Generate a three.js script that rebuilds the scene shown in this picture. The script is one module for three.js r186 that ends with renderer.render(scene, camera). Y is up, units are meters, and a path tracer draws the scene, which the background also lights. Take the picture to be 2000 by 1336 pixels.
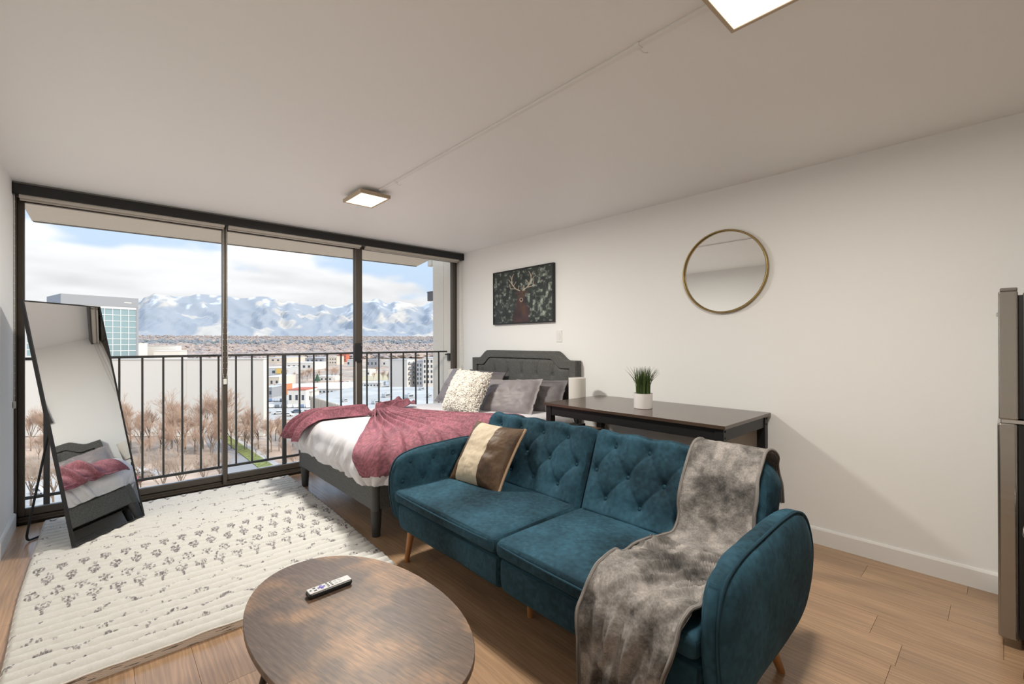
import * as THREE from 'three';
import { RoundedBoxGeometry } from 'three/addons/geometries/RoundedBoxGeometry.js';
import { RectAreaLightUniformsLib } from 'three/addons/lights/RectAreaLightUniformsLib.js';
import { mergeGeometries, mergeVertices } from 'three/addons/utils/BufferGeometryUtils.js';

// ---------------------------------------------------------------- camera, sky, sun, exposure
const scene = new THREE.Scene();
const FPX = 876.8, YAW = 0.7374, PITCH = 0.0024, ROLL = -0.0031;
const CAM = new THREE.Vector3(0.4516, 1.2307, 4.4991);
const camera = new THREE.PerspectiveCamera((2 * Math.atan(668 / FPX) * 180) / Math.PI, 2000 / 1336, 0.05, 40000);
camera.position.copy(CAM);
camera.rotation.order = 'YXZ';
camera.rotation.set(PITCH, -YAW, ROLL);
camera.updateMatrixWorld(true);

const renderer = new THREE.WebGLRenderer({ antialias: true });
renderer.toneMapping = THREE.LinearToneMapping;
renderer.toneMappingExposure = 1.0;
renderer.shadowMap.enabled = true;
renderer.shadowMap.type = THREE.PCFSoftShadowMap;
RectAreaLightUniformsLib.init();

const W = 3.681, H = 2.318, ZB = 6.9;          // room width, height, back wall
const LAMP_FAR = 310, LAMP_NEAR = 205;           // radiance of the two ceiling panels (the near one is the dimmer)
const LAMP_COLOR = new THREE.Color().setRGB(1.0, 0.955, 0.865);
const SUN_POWER = 3.0;

// ---- noise
const frac = (x) => x - Math.floor(x);
function rng(seed) { let s = seed >>> 0; return () => { s = (s + 0x6d2b79f5) >>> 0; let t = Math.imul(s ^ (s >>> 15), 1 | s); t = (t + Math.imul(t ^ (t >>> 7), 61 | t)) ^ t; return ((t ^ (t >>> 14)) >>> 0) / 4294967296; }; }
function h3(x, y, z) { let h = Math.imul(x, 374761393) ^ Math.imul(y, 668265263) ^ Math.imul(z, 2147483647 - 1274126177); h = Math.imul(h ^ (h >>> 13), 1274126177); return ((h ^ (h >>> 16)) >>> 0) / 4294967296; }
const sm = (t) => t * t * t * (t * (t * 6 - 15) + 10);
const lerp = (a, b, t) => a + (b - a) * t;
const clamp = (x, a = 0, b = 1) => Math.min(b, Math.max(a, x));
const sstep = (a, b, x) => { const t = clamp((x - a) / (b - a)); return t * t * (3 - 2 * t); };
function noise(x, y = 0, z = 0) {
  const i = Math.floor(x), j = Math.floor(y), k = Math.floor(z), u = sm(x - i), v = sm(y - j), w = sm(z - k);
  return lerp(lerp(lerp(h3(i, j, k), h3(i + 1, j, k), u), lerp(h3(i, j + 1, k), h3(i + 1, j + 1, k), u), v),
    lerp(lerp(h3(i, j, k + 1), h3(i + 1, j, k + 1), u), lerp(h3(i, j + 1, k + 1), h3(i + 1, j + 1, k + 1), u), v), w) * 2 - 1;
}
function fbm(x, y = 0, z = 0, o = 4) { let s = 0, a = 0.5; for (let i = 0; i < o; i++) { s += a * noise(x, y, z); x *= 2.03; y *= 2.03; z *= 2.03; a *= 0.5; } return s; }

// ---- sky: air and clouds only, the same kind of broken cloud all round
{
  const SW = 1536, SH = 768, data = new Float32Array(SW * SH * 4);
  for (let r = 0; r < SH; r++) {
    const el = ((r + 0.5) / SH - 0.5) * Math.PI, y = Math.sin(el), c = Math.cos(el);
    for (let q = 0; q < SW; q++) {
      const az = ((q + 0.5) / SW - 0.5) * 2 * Math.PI, x = Math.cos(az) * c, z = Math.sin(az) * c;
      const yy = Math.max(y, 0), t = Math.pow(yy, 0.45);
      let R = lerp(0.70, 0.36, t), G = lerp(0.82, 0.54, t), B = lerp(0.94, 0.82, t);
      const k = 1 / (yy + 0.16);
      const px = x * k * 0.9 + 3.1, pz = z * k * 0.9 + 1.7;
      const band = 0.5 * (1 - sstep(0.105, 0.165, yy)) - 0.16 * sstep(0.12, 0.18, yy) * (1 - sstep(0.3, 0.6, yy));
      let d = fbm(px * 0.8, pz * 0.8, 5.2, 4) * 1.1 + fbm(px * 3.2, pz * 3.2, 2.1, 5) * 0.55 + band + 0.02;
      const a = sstep(-0.02, 0.26, d);
      const sh = 0.885 + 0.19 * fbm(px * 2.3 + 7, pz * 4.6, 9.3, 5);
      R = lerp(R, sh * 0.985, a); G = lerp(G, sh, a); B = lerp(B, sh * 1.01, a);
      const high = (1 + 2 * yy) / 1.16; R *= high; G *= high; B *= high;   // standard overcast luminance: three times the horizon at the zenith
      if (y < 0) { R = lerp(R, 0.5, sstep(0, 0.1, -y)); G = lerp(G, 0.48, sstep(0, 0.1, -y)); B = lerp(B, 0.45, sstep(0, 0.1, -y)); }
      const o = (r * SW + q) * 4; data[o] = R; data[o + 1] = G; data[o + 2] = B; data[o + 3] = 1;
    }
  }
  const sky = new THREE.DataTexture(data, SW, SH, THREE.RGBAFormat, THREE.FloatType);
  sky.mapping = THREE.EquirectangularReflectionMapping; sky.magFilter = THREE.LinearFilter; sky.minFilter = THREE.LinearFilter; sky.needsUpdate = true;
  scene.background = sky;
}
const sun = new THREE.DirectionalLight(new THREE.Color().setRGB(1, 0.94, 0.84), SUN_POWER);
sun.position.set(160, 230, 190); sun.target.position.set(0, 0, -150); sun.castShadow = true; sun.shadow.radius = 3;
sun.shadow.mapSize.set(4096, 4096); Object.assign(sun.shadow.camera, { left: -400, right: 400, top: 400, bottom: -400, near: 1, far: 1200 });
scene.add(sun, sun.target);

// ---------------------------------------------------------------- helpers
const V = (x, y, z) => new THREE.Vector3(x, y, z);
const rgb = (r, g, b) => new THREE.Color().setRGB(r, g, b);
const hex = (h) => new THREE.Color(h);
const std = (color, roughness = 0.6, extra = {}) => new THREE.MeshStandardMaterial({ color, roughness, metalness: 0, ...extra });
const phys = (color, roughness, extra = {}) => new THREE.MeshPhysicalMaterial({ color, roughness, metalness: 0, ...extra });
const names = {};
function numbered(n) { const k = (names[n] = (names[n] ?? -1) + 1); return k ? `${n}_${String(k).padStart(3, '0')}` : n; }
function mesh(name, geo, mat, parent) {
  const m = new THREE.Mesh(Array.isArray(geo) ? merge(geo) : geo, mat);
  m.name = parent ? name : numbered(name); m.castShadow = m.receiveShadow = true; (parent ?? scene).add(m); return m;
}
function merge(list) { return mergeGeometries(list.map((g) => { const h = g.index ? g.toNonIndexed() : g; for (const k of Object.keys(h.attributes)) if (!['position', 'normal', 'uv'].includes(k)) h.deleteAttribute(k); return h; })); }
function thing(name, label, category, at = [0, 0, 0], turn = 0, group) {
  const o = new THREE.Group(); o.name = numbered(name); o.position.set(...at); o.rotation.y = turn; scene.add(o);
  o.userData = { label, category }; if (group) o.userData.group = group; return o;
}
function tag(o, label, category, group) { Object.assign(o.userData, { label, category }); if (group) o.userData.group = group; return o; }
function struct(o, label) { o.userData.kind = 'structure'; if (label) o.userData.label = label; return o; }
function structGroup(name, label, at = [0, 0, 0]) { const o = new THREE.Group(); o.name = numbered(name); o.position.set(...at); scene.add(o); return struct(o, label); }
function copy(o, label) { const c = o.clone(); c.name = numbered(o.name.replace(/_\d{3}$/, '')); c.userData = { ...o.userData }; if (label) c.userData.label = label; scene.add(c); return c; }
// box between two corners, uv in metres
function bx(x0, y0, z0, x1, y1, z1, r = 0) {
  const w = x1 - x0, h = y1 - y0, d = z1 - z0;
  const g = r ? new RoundedBoxGeometry(w, h, d, 2, Math.min(r, w / 2.01, h / 2.01, d / 2.01)) : new THREE.BoxGeometry(w, h, d);
  g.translate((x0 + x1) / 2, (y0 + y1) / 2, (z0 + z1) / 2); return uvm(g);
}
function uvm(g, k = 1) {   // box-projected uv in metres
  const p = g.attributes.position, n = g.attributes.normal, uv = new Float32Array(p.count * 2);
  for (let i = 0; i < p.count; i++) {
    const ax = Math.abs(n.getX(i)), ay = Math.abs(n.getY(i)), az = Math.abs(n.getZ(i)), x = p.getX(i), y = p.getY(i), z = p.getZ(i);
    const [u, v] = ay >= ax && ay >= az ? [x, z] : ax >= az ? [z, y] : [x, y];
    uv[2 * i] = u * k; uv[2 * i + 1] = v * k;
  }
  g.setAttribute('uv', new THREE.BufferAttribute(uv, 2)); return g;
}
function cyl(r0, r1, y0, y1, seg = 24, x = 0, z = 0) { const g = new THREE.CylinderGeometry(r1, r0, y1 - y0, seg); g.translate(x, (y0 + y1) / 2, z); return g; }
function rod(a, b, r0, r1 = r0, seg = 12) {   // cylinder from a to b
  const d = b.clone().sub(a), g = new THREE.CylinderGeometry(r1, r0, d.length(), seg);
  g.applyQuaternion(new THREE.Quaternion().setFromUnitVectors(V(0, 1, 0), d.clone().normalize())); g.translate((a.x + b.x) / 2, (a.y + b.y) / 2, (a.z + b.z) / 2); return g;
}
function tube(pts, r, n = 40, seg = 8, closed = false) { return new THREE.TubeGeometry(new THREE.CatmullRomCurve3(pts, closed), n, r, seg, closed); }
function lathe(pts, seg = 40) { return new THREE.LatheGeometry(pts.map(([a, b]) => new THREE.Vector2(a, b)), seg); }
// surface over (u,v) in [0,1]; thick > 0 makes a closed sheet with a back side at -thick along the normal
function surf(nu, nv, fn, thick = 0, uvs = [1, 1]) {
  const P = [], N = [], I = [], UV = [], id = (i, j) => i * (nv + 1) + j;
  for (let i = 0; i <= nu; i++) for (let j = 0; j <= nv; j++) { P.push(fn(i / nu, j / nv)); UV.push((i / nu) * uvs[0], (j / nv) * uvs[1]); }
  for (let i = 0; i < nu; i++) for (let j = 0; j < nv; j++) I.push(id(i, j), id(i + 1, j), id(i + 1, j + 1), id(i, j), id(i + 1, j + 1), id(i, j + 1));
  const g = new THREE.BufferGeometry(); g.setAttribute('position', new THREE.Float32BufferAttribute(P.flatMap((p) => [p.x, p.y, p.z]), 3));
  g.setAttribute('uv', new THREE.Float32BufferAttribute(UV, 2)); g.setIndex(I); g.computeVertexNormals();
  if (!thick) return g;
  const n = P.length, pos = g.attributes.position, nor = g.attributes.normal, pp = [...pos.array], uu = [...UV], I2 = [...I];
  for (let k = 0; k < n; k++) pp.push(pos.getX(k) - nor.getX(k) * thick, pos.getY(k) - nor.getY(k) * thick, pos.getZ(k) - nor.getZ(k) * thick);
  uu.push(...UV);
  for (let k = 0; k < I.length; k += 3) I2.push(I[k] + n, I[k + 2] + n, I[k + 1] + n);
  const edge = (a, b) => I2.push(a, a + n, b + n, a, b + n, b);
  for (let i = 0; i < nu; i++) { edge(id(i + 1, 0), id(i, 0)); edge(id(i, nv), id(i + 1, nv)); }
  for (let j = 0; j < nv; j++) { edge(id(0, j), id(0, j + 1)); edge(id(nu, j + 1), id(nu, j)); }
  const q = new THREE.BufferGeometry(); q.setAttribute('position', new THREE.Float32BufferAttribute(pp, 3)); q.setAttribute('uv', new THREE.Float32BufferAttribute(uu, 2)); q.setIndex(I2); q.computeVertexNormals(); return q;
}
function deform(g, fn) { const p = g.attributes.position, v = V(0, 0, 0); for (let i = 0; i < p.count; i++) { v.fromBufferAttribute(p, i); fn(v, i); p.setXYZ(i, v.x, v.y, v.z); } p.needsUpdate = true; g.computeVertexNormals(); return g; }
function weld(g) { g.deleteAttribute('uv'); g.deleteAttribute('normal'); const m = mergeVertices(g, 1e-5); m.computeVertexNormals(); return m; }
function extrude(pts, depth, bevel = 0, seg = 2) {   // outline in x,y extruded along +z
  const s = new THREE.Shape(pts.map(([x, y]) => new THREE.Vector2(x, y)));
  return new THREE.ExtrudeGeometry(s, { depth: depth - 2 * bevel, bevelEnabled: bevel > 0, bevelThickness: bevel, bevelSize: bevel, bevelOffset: -bevel, bevelSegments: seg, curveSegments: 4 }).translate(0, 0, bevel);
}
// textures
function tex(w, h, fn, srgb = true, repeat = [1, 1]) {   // fn(u,v) -> [r,g,b] 0..255
  const d = new Uint8Array(w * h * 4);
  for (let j = 0; j < h; j++) for (let i = 0; i < w; i++) { const c = fn((i + 0.5) / w, (j + 0.5) / h), o = (j * w + i) * 4; d[o] = clamp(c[0], 0, 255); d[o + 1] = clamp(c[1], 0, 255); d[o + 2] = clamp(c[2], 0, 255); d[o + 3] = 255; }
  const t = new THREE.DataTexture(d, w, h); t.magFilter = THREE.LinearFilter; t.minFilter = THREE.LinearMipmapLinearFilter; t.generateMipmaps = true;
  t.wrapS = t.wrapT = THREE.RepeatWrapping; t.repeat.set(...repeat); if (srgb) t.colorSpace = THREE.SRGBColorSpace; t.needsUpdate = true; return t;
}
const grey = (x) => [x * 255, x * 255, x * 255];
// periodic noise for tiling textures
function tn(u, v, f, s = 0, o = 3) { let r = 0, a = 0.5; for (let i = 0; i < o; i++) { const n = f * 2 ** i; const x = u * n, y = v * n, xi = Math.floor(x), yi = Math.floor(y), a0 = sm(x - xi), b0 = sm(y - yi), m = (k) => ((k % n) + n) % n;
  r += a * (lerp(lerp(h3(m(xi), m(yi), s + i), h3(m(xi + 1), m(yi), s + i), a0), lerp(h3(m(xi), m(yi + 1), s + i), h3(m(xi + 1), m(yi + 1), s + i), a0), b0) * 2 - 1); a *= 0.5; } return r; }
// pixel of the photograph -> point on the horizontal plane y = level
function onLevel(px, py, level) {
  const d = V((px - 1000) / FPX, -(py - 668) / FPX, -1).applyEuler(camera.rotation), t = (level - CAM.y) / d.y;
  return CAM.clone().addScaledVector(d, t);
}
function alongRay(px, py, depth) { const d = V((px - 1000) / FPX, -(py - 668) / FPX, -1).applyEuler(camera.rotation); return CAM.clone().addScaledVector(d, depth); }

// ---------------------------------------------------------------- materials
const fabricBump = tex(256, 256, (u, v) => grey(0.5 + 0.25 * Math.sin(u * 2 * Math.PI * 32) * Math.sin(v * 2 * Math.PI * 32) + 0.35 * tn(u, v, 32, 3, 2)), false, [14, 14]);
const plasterBump = tex(256, 256, (u, v) => grey(0.5 + 0.5 * tn(u, v, 16, 9, 4)), false, [1.2, 1.2]);
const M = {
  wall: std(rgb(0.895, 0.895, 0.88), 0.75, { bumpMap: plasterBump, bumpScale: 0.0006 }),
  ceiling: std(rgb(0.92, 0.92, 0.91), 0.5, { bumpMap: plasterBump, bumpScale: 0.0008 }),
  trim: std(rgb(0.84, 0.83, 0.81), 0.4),
  bronze: std(rgb(0.085, 0.070, 0.056), 0.38, { metalness: 0.35 }),
  black: std(rgb(0.012, 0.012, 0.013), 0.45),
  blackMetal: std(rgb(0.018, 0.018, 0.019), 0.42, { metalness: 0.3 }),
  shade: std(rgb(0.55, 0.51, 0.45), 0.8),
  white: std(rgb(0.82, 0.80, 0.78), 0.4),
  steel: std(rgb(0.56, 0.55, 0.53), 0.3, { metalness: 1 }),
  mirror: std(rgb(0.93, 0.945, 0.935), 0.012, { metalness: 1 }),
  concrete: std(rgb(0.74, 0.70, 0.61), 0.85, { bumpMap: plasterBump, bumpScale: 0.004 }),
  glass: phys(rgb(1, 1, 1), 0.0, { transmission: 1, thickness: 0, ior: 1.5, specularIntensity: 0.25 }),
};
// ---------------------------------------------------------------- the room shell
const T = 0.18;
struct(mesh('ceiling', bx(-T, H, -0.02, W + T, H + 0.2, ZB + T), M.ceiling), 'off-white painted ceiling');
struct(mesh('wall_left', bx(-T, -0.2, -0.06, 0, H, ZB + T), M.wall), 'white wall beside the leaning mirror');
struct(mesh('wall_right', bx(W, -0.2, -0.06, W + T, H, ZB + T), M.wall), 'white wall behind bed and table');
struct(mesh('wall_back', bx(0, -0.2, ZB, W, H, ZB + T), M.wall), 'white wall closing the kitchen end');
// baseboards with a small top bevel
function baseboard(name, x0, z0, x1, z1, label) {
  const L = Math.hypot(x1 - x0, z1 - z0), g = extrude([[0, 0], [0.013, 0], [0.013, 0.088], [0.008, 0.098], [0, 0.1]], L);
  const m = mesh(name, uvm(g), M.trim); m.position.set(x0, 0, z0); m.rotation.y = Math.atan2(x1 - x0, z1 - z0); return struct(m, label);
}
baseboard('baseboard_left', 0, 0.02, 0, ZB, 'white baseboard along left wall');
{ const b = baseboard('baseboard_right', W, ZB, W, 0.02, 'white baseboard along right wall'); }

// wood planks: each board a mesh of its own, running towards the window
const plankTex = [0, 1, 2].map((s) => tex(256, 1024, (u, v) => {
  const g = tn(u + 0.02 * tn(u, v, 4, s + 40, 2), v * 0.12, 64, s * 7 + 1, 3), cath = Math.sin((u * 9 + 1.8 * tn(u, v, 3, s + 20, 3)) * 6.283);
  const fine = tn(u, v * 0.03, 128, s + 60, 2), knot = tn(u, v, 5, s + 80, 3);
  const k = 1 + 0.10 * g + 0.045 * cath + 0.08 * fine + 0.10 * knot;
  return [176 * k, 143 * k * (1 - 0.02 * g), 113 * k * (1 - 0.04 * g)];
}));
const plankBump = tex(128, 512, (u, v) => grey(0.5 + 0.4 * tn(u, v * 0.05, 64, 5, 2)), false);
const plankMats = [];
{ const r = rng(11);
  for (let k = 0; k < 9; k++) { const t = plankTex[k % 3], s = 0.86 + 0.24 * r(), c = rgb(s, s * (0.97 + 0.04 * r()), s * (0.93 + 0.08 * r()));
    plankMats.push(phys(c, 0.28, { ior: 1.65,  map: t, bumpMap: plankBump, bumpScale: 0.0004 })); } }
{
  const fl = struct(mesh('floor', bx(-T, -0.2, -0.06, W + T, -0.012, ZB + T), std(rgb(0.12, 0.08, 0.05), 0.8)), 'oak-coloured plank floor');
  const r = rng(5), PW = 0.178, PL = 1.22, gap = 0.0012;
  for (let i = 0; i * PW < W; i++) {
    const x0 = i * PW, x1 = Math.min(W, x0 + PW); let z = -0.05 - r() * PL;
    while (z < ZB) {
      const a = Math.max(z, -0.05), b = Math.min(z + PL, ZB);
      if (b - a > 0.03) {
        const g = bx(x0 + gap / 2, -0.0119, a + gap / 2, x1 - gap / 2, 0, b - gap / 2), uv = g.attributes.uv, p = g.attributes.position, o = r();
        for (let q = 0; q < p.count; q++) uv.setXY(q, (p.getX(q) - x0) / PW, (p.getZ(q) - a) / PL + o);
        mesh('plank', g, plankMats[Math.floor(r() * 9)], fl);
      }
      z += PL;
    }
  }
}

// ---------------------------------------------------------------- window wall (three glazed bays)
{
  // head, sill track and jambs
  const fr = structGroup('trim_1', 'dark bronze frame around the balcony windows');
  mesh('sill_track', [bx(0, 0, -0.10, W, 0.022, 0.0), bx(0, 0.0, -0.095, W, 0.055, -0.065), bx(0, 0.0, -0.045, W, 0.045, -0.03), bx(0, 0.0, -0.012, W, 0.03, 0.0)], M.bronze, fr);
  mesh('head_frame', [bx(0, 2.245, -0.10, W, H + 0.0, -0.005)], M.bronze, fr);
  mesh('jamb', bx(0.0, 0, -0.10, 0.012, 2.25, 0.01), M.bronze, fr);
  mesh('jamb', bx(3.605, 0, -0.10, W, 2.25, -0.04), M.bronze, fr);
  mesh('casing', [bx(3.66, 0, -0.04, W, 2.25, 0.012)], M.trim, fr);
  const pane = (name, label, x0, x1, zc, st, bottom = 0.05, top = 2.24, left = st, right = st) => {
    const g = structGroup(name, label);
    mesh('stile', bx(x0, bottom, zc - 0.016, x0 + left, top, zc + 0.016, 0.003), M.bronze, g);
    mesh('stile', bx(x1 - right, bottom, zc - 0.016, x1, top, zc + 0.016, 0.003), M.bronze, g);
    mesh('rail', bx(x0 + left, bottom, zc - 0.016, x1 - right, bottom + 0.05, zc + 0.016, 0.003), M.bronze, g);
    mesh('rail', bx(x0 + left, top - 0.03, zc - 0.016, x1 - right, top, zc + 0.016, 0.003), M.bronze, g);
    const gl = new THREE.PlaneGeometry(x1 - x0 - left - right, top - bottom - 0.08); gl.translate((x0 + x1) / 2 + (left - right) / 2, (top + bottom - 0.03 + 0.05) / 2, zc);
    mesh('pane', gl, M.glass, g);
    return g;
  };
  pane('window_1', 'fixed glass bay behind the leaning mirror', 0.012, 1.225, -0.06, 0.03, 0.05, 2.24, 0.034, 0.022);
  pane('window_2', 'middle glass bay between two dark posts', 1.232, 2.42, -0.06, 0.03, 0.05, 2.24, 0.012, 0.05);
  const d = pane('door_1', 'sliding glass door panel with dark pull handle', 2.372, 3.61, -0.022, 0.05, 0.03, 2.24, 0.068, 0.035);
  // pull handle on the meeting stile
  mesh('pull_handle', [bx(2.352, 1.06, -0.03, 2.372, 1.22, 0.022, 0.004), bx(2.352, 1.05, 0.004, 2.43, 1.235, 0.02, 0.004)], M.black, d);
  mesh('screw', [cyl(0.004, 0.004, -0.002, 0.002, 8).rotateX(Math.PI / 2).translate(2.418, 1.215, 0.0215), cyl(0.004, 0.004, -0.002, 0.002, 8).rotateX(Math.PI / 2).translate(2.418, 1.07, 0.0215)], M.steel, d);
  mesh('weather_strip', bx(2.365, 0.06, 0.0, 2.372, 1.05, 0.006), std(rgb(0.55, 0.53, 0.5), 0.6), d);
  // slim mullion between the two fixed bays
  const mu = structGroup('trim_2', 'slim dark post between the first two bays');
  mesh('post', bx(1.203, 0.0, -0.045, 1.231, 2.25, -0.002, 0.003), M.bronze, mu);
}
// roller blind cassette with three rolled shades
{
  const g = thing('roller_blind_cassette', 'long black roller blind box along the top of the windows', 'blind', [0, 0, 0]);
  mesh('housing', bx(0.004, 2.236, 0.012, W - 0.004, 2.306, 0.0845, 0.003), M.black, g);
  mesh('mounting_strip', bx(0.002, 2.306, 0.02, W - 0.002, 2.3178, 0.075), std(rgb(0.25, 0.24, 0.22), 0.5, { metalness: 0.4 }), g);
  mesh('end_cap', bx(W - 0.004, 2.234, 0.01, W - 0.0005, 2.308, 0.0855), M.black, g);
  mesh('end_cap', bx(0.0005, 2.234, 0.01, 0.004, 2.308, 0.0855), M.black, g);
  for (const [a, b] of [[0.03, 1.205], [1.235, 2.40], [2.45, 3.62]]) {
    mesh('rolled_shade', [rod(V(a, 2.236, 0.05), V(b, 2.236, 0.05), 0.02, 0.02, 20)], M.shade, g);
    mesh('hem_bar', bx(a, 2.205, 0.02, b, 2.226, 0.032, 0.004), M.shade, g);
  }
}
// bead chains of the blinds
function chain(label, x, z, y0, r = 0.0016, turn = 0) {
  const g = thing('blind_chain', label, 'blind chain', [x, 0, z], turn);
  const w = 0.012; mesh('cord', tube([V(-w, 2.24, 0), V(-w, 1.6, 0.001), V(-w, y0 + 0.02, 0), V(0, y0, 0), V(w, y0 + 0.02, 0), V(w, 1.6, 0.001), V(w, 2.24, 0)], r, 60, 6), std(rgb(0.7, 0.68, 0.64), 0.5), g);
  const b = []; for (let y = y0 + 0.05; y < 2.22; y += 0.05) for (const s of [-1, 1]) b.push(new THREE.SphereGeometry(0.0026, 6, 5).translate(s * w, y, 0.0005));
  mesh('bead', b, std(rgb(0.72, 0.70, 0.66), 0.4), g);
  mesh('tensioner', bx(-0.013, y0 - 0.035, -0.006, 0.013, y0 + 0.012, 0.006, 0.004), phys(rgb(0.75, 0.74, 0.7), 0.25), g);
  return g;
}
chain('bead chain of the blind hanging at the slim dark post', 1.216, 0.008, 0.92);
chain('bead chain of the blind hanging beside the right wall', 3.672, 0.05, 0.95, 0.0012, Math.PI / 2);
chain('bead chain of the blind hanging beside the left wall', 0.008, 0.05, 0.84, 0.0012, Math.PI / 2);

// ---------------------------------------------------------------- ceiling lamps and surface raceway
function ceilingLamp(x, z, power, label) {
  const g = thing('ceiling_lamp', label, 'ceiling light', [x, 0, z], 0, 'square panel ceiling lights');
  const w = 0.112, d = 0.152, y0 = 2.268, y1 = 2.292;
  const wood = std(rgb(0.50, 0.40, 0.28), 0.45);
  mesh('mount', bx(-0.055, y1, -0.075, 0.055, H, 0.075, 0.006), M.white, g);
  const out = new THREE.Shape([new THREE.Vector2(-w, -d), new THREE.Vector2(w, -d), new THREE.Vector2(w, d), new THREE.Vector2(-w, d)]);
  out.holes.push(new THREE.Path([new THREE.Vector2(-w + 0.012, -d + 0.012), new THREE.Vector2(-w + 0.012, d - 0.012), new THREE.Vector2(w - 0.012, d - 0.012), new THREE.Vector2(w - 0.012, -d + 0.012)]));
  const rim = new THREE.ExtrudeGeometry(out, { depth: y1 - y0, bevelEnabled: false }); rim.rotateX(-Math.PI / 2); rim.translate(0, y0, 0);
  mesh('rim', rim, wood, g);
  mesh('back_plate', bx(-w + 0.012, y1 - 0.006, -d + 0.012, w - 0.012, y1, d - 0.012), M.white, g);
  mesh('diffuser', bx(-w + 0.012, y0 + 0.003, -d + 0.012, w - 0.012, y0 + 0.009, d - 0.012), std(rgb(0.8, 0.8, 0.78), 0.5, { emissive: rgb(1.0, 0.9, 0.72), emissiveIntensity: 1.25 }), g);
  const L = new THREE.RectAreaLight(LAMP_COLOR, power, 2 * w - 0.03, 2 * d - 0.03); L.position.set(x, y0 - 0.002, z); L.lookAt(x, 0, z); scene.add(L);
  return g;
}
ceilingLamp(1.862, 1.38, LAMP_FAR, 'wood-rimmed square ceiling light near the windows');
ceilingLamp(1.90, 4.035, LAMP_NEAR, 'wood-rimmed square ceiling light farther from the windows');
{
  const g = thing('cable_raceway', 'slim white cable duct running along the ceiling between the lights', 'cable duct', [0, 0, 0]);
  mesh('duct', [bx(1.882, H - 0.011, 1.535, 1.904, H, 3.89, 0.003)], M.trim, g);
  const hook = (z, s = 1) => { mesh('clip', bx(1.879, H - 0.013, z - 0.012, 1.907, H, z + 0.012, 0.002), M.trim, g); mesh('cable_tail', tube([V(1.9, H - 0.012, z), V(1.908, H - 0.028, z + 0.012), V(1.916, H - 0.03, z + 0.02), V(1.924, H - 0.026, z + 0.022)], 0.0018, 16, 6), M.trim, g); };
  hook(1.76); hook(3.60);
}
// light switch
{ const g = thing('light_switch', 'white wall plate below the stag picture', 'switch', [W, 1.296, 1.619]);
  mesh('plate', bx(-0.006, -0.057, -0.036, 0, 0.057, 0.036, 0.002), M.trim, g); mesh('rocker', bx(-0.009, -0.033, -0.016, -0.005, 0.033, 0.016, 0.001), M.white, g); }
// ---------------------------------------------------------------- furniture
function pm(name, geo, mat, g) { const q = Array.isArray(geo) ? merge(geo) : geo; q.translate(-g.position.x, -g.position.y, -g.position.z); return mesh(name, q, mat, g); }   // geometry given in room coordinates
function basis(geo, o, ex, ey, ez) { return geo.applyMatrix4(new THREE.Matrix4().makeBasis(ex, ey, ez).setPosition(o)); }
// soft slab: rounded box with puffed faces
function soft(w, h, d, r, nx, ny, nz, fn) {
  const g = new THREE.BoxGeometry(w, h, d, nx, ny, nz), a = w / 2, b = h / 2, c = d / 2, R = Math.min(r, a, b, c);
  const m = weld(g), p = m.attributes.position, v = V(0, 0, 0), q = V(0, 0, 0);
  for (let i = 0; i < p.count; i++) {
    v.fromBufferAttribute(p, i); q.set(clamp(v.x, -a + R, a - R), clamp(v.y, -b + R, b - R), clamp(v.z, -c + R, c - R));
    const e = v.clone().sub(q); if (e.lengthSq() > 1e-12) { e.normalize().multiplyScalar(R); v.copy(q).add(e); }
    fn?.(v); p.setXYZ(i, v.x, v.y, v.z);
  }
  m.computeVertexNormals(); return uvm(m);
}
const segd = (x, y, a, b) => { const dx = b[0] - a[0], dy = b[1] - a[1], t = clamp(((x - a[0]) * dx + (y - a[1]) * dy) / (dx * dx + dy * dy)); return Math.hypot(x - a[0] - dx * t, y - a[1] - dy * t); };
// depth of tufting at (x,y): dimples at buttons and creases between diagonal neighbours (and to the given extra lines)
function tufts(btn, lines, deep = 0.03, wide = 0.03, crease = 0.009) {
  const L = [...lines];
  for (let i = 0; i < btn.length; i++) for (let j = i + 1; j < btn.length; j++) { const dx = Math.abs(btn[i][0] - btn[j][0]), dy = Math.abs(btn[i][1] - btn[j][1]); if (dy > 0.03 && Math.hypot(dx, dy) < 0.17) L.push([btn[i], btn[j]]); }
  return (x, y) => { let d = 0; for (const b of btn) { const r = Math.hypot(x - b[0], y - b[1]); d = Math.max(d, deep * Math.exp(-r / wide)); } let c = 0; for (const s of L) { const t = segd(x, y, s[0], s[1]); c = Math.max(c, crease * Math.exp(-t / 0.012)); } return -(d + c * (1 - d / deep)); };
}
const napTex = (base, amt, seed, lo = 0.75) => tex(512, 512, (u, v) => { const k = Math.max(lo, 1 + amt * tn(u, v, 4, seed, 4) + amt * 0.5 * tn(u, v, 64, seed + 9, 2)); return base.map((c) => c * k); });
const velvetMap = napTex([43, 72, 86], 0.4, 31, 0.6);
const velvet = phys(rgb(1, 1, 1), 0.85, { map: velvetMap, specularIntensity: 0.3, sheen: 0.5, sheenRoughness: 0.3, sheenColor: rgb(0.10, 0.20, 0.25), bumpMap: fabricBump, bumpScale: 0.0004 });
const legWood = std(rgb(0.36, 0.16, 0.055), 0.35);
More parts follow.
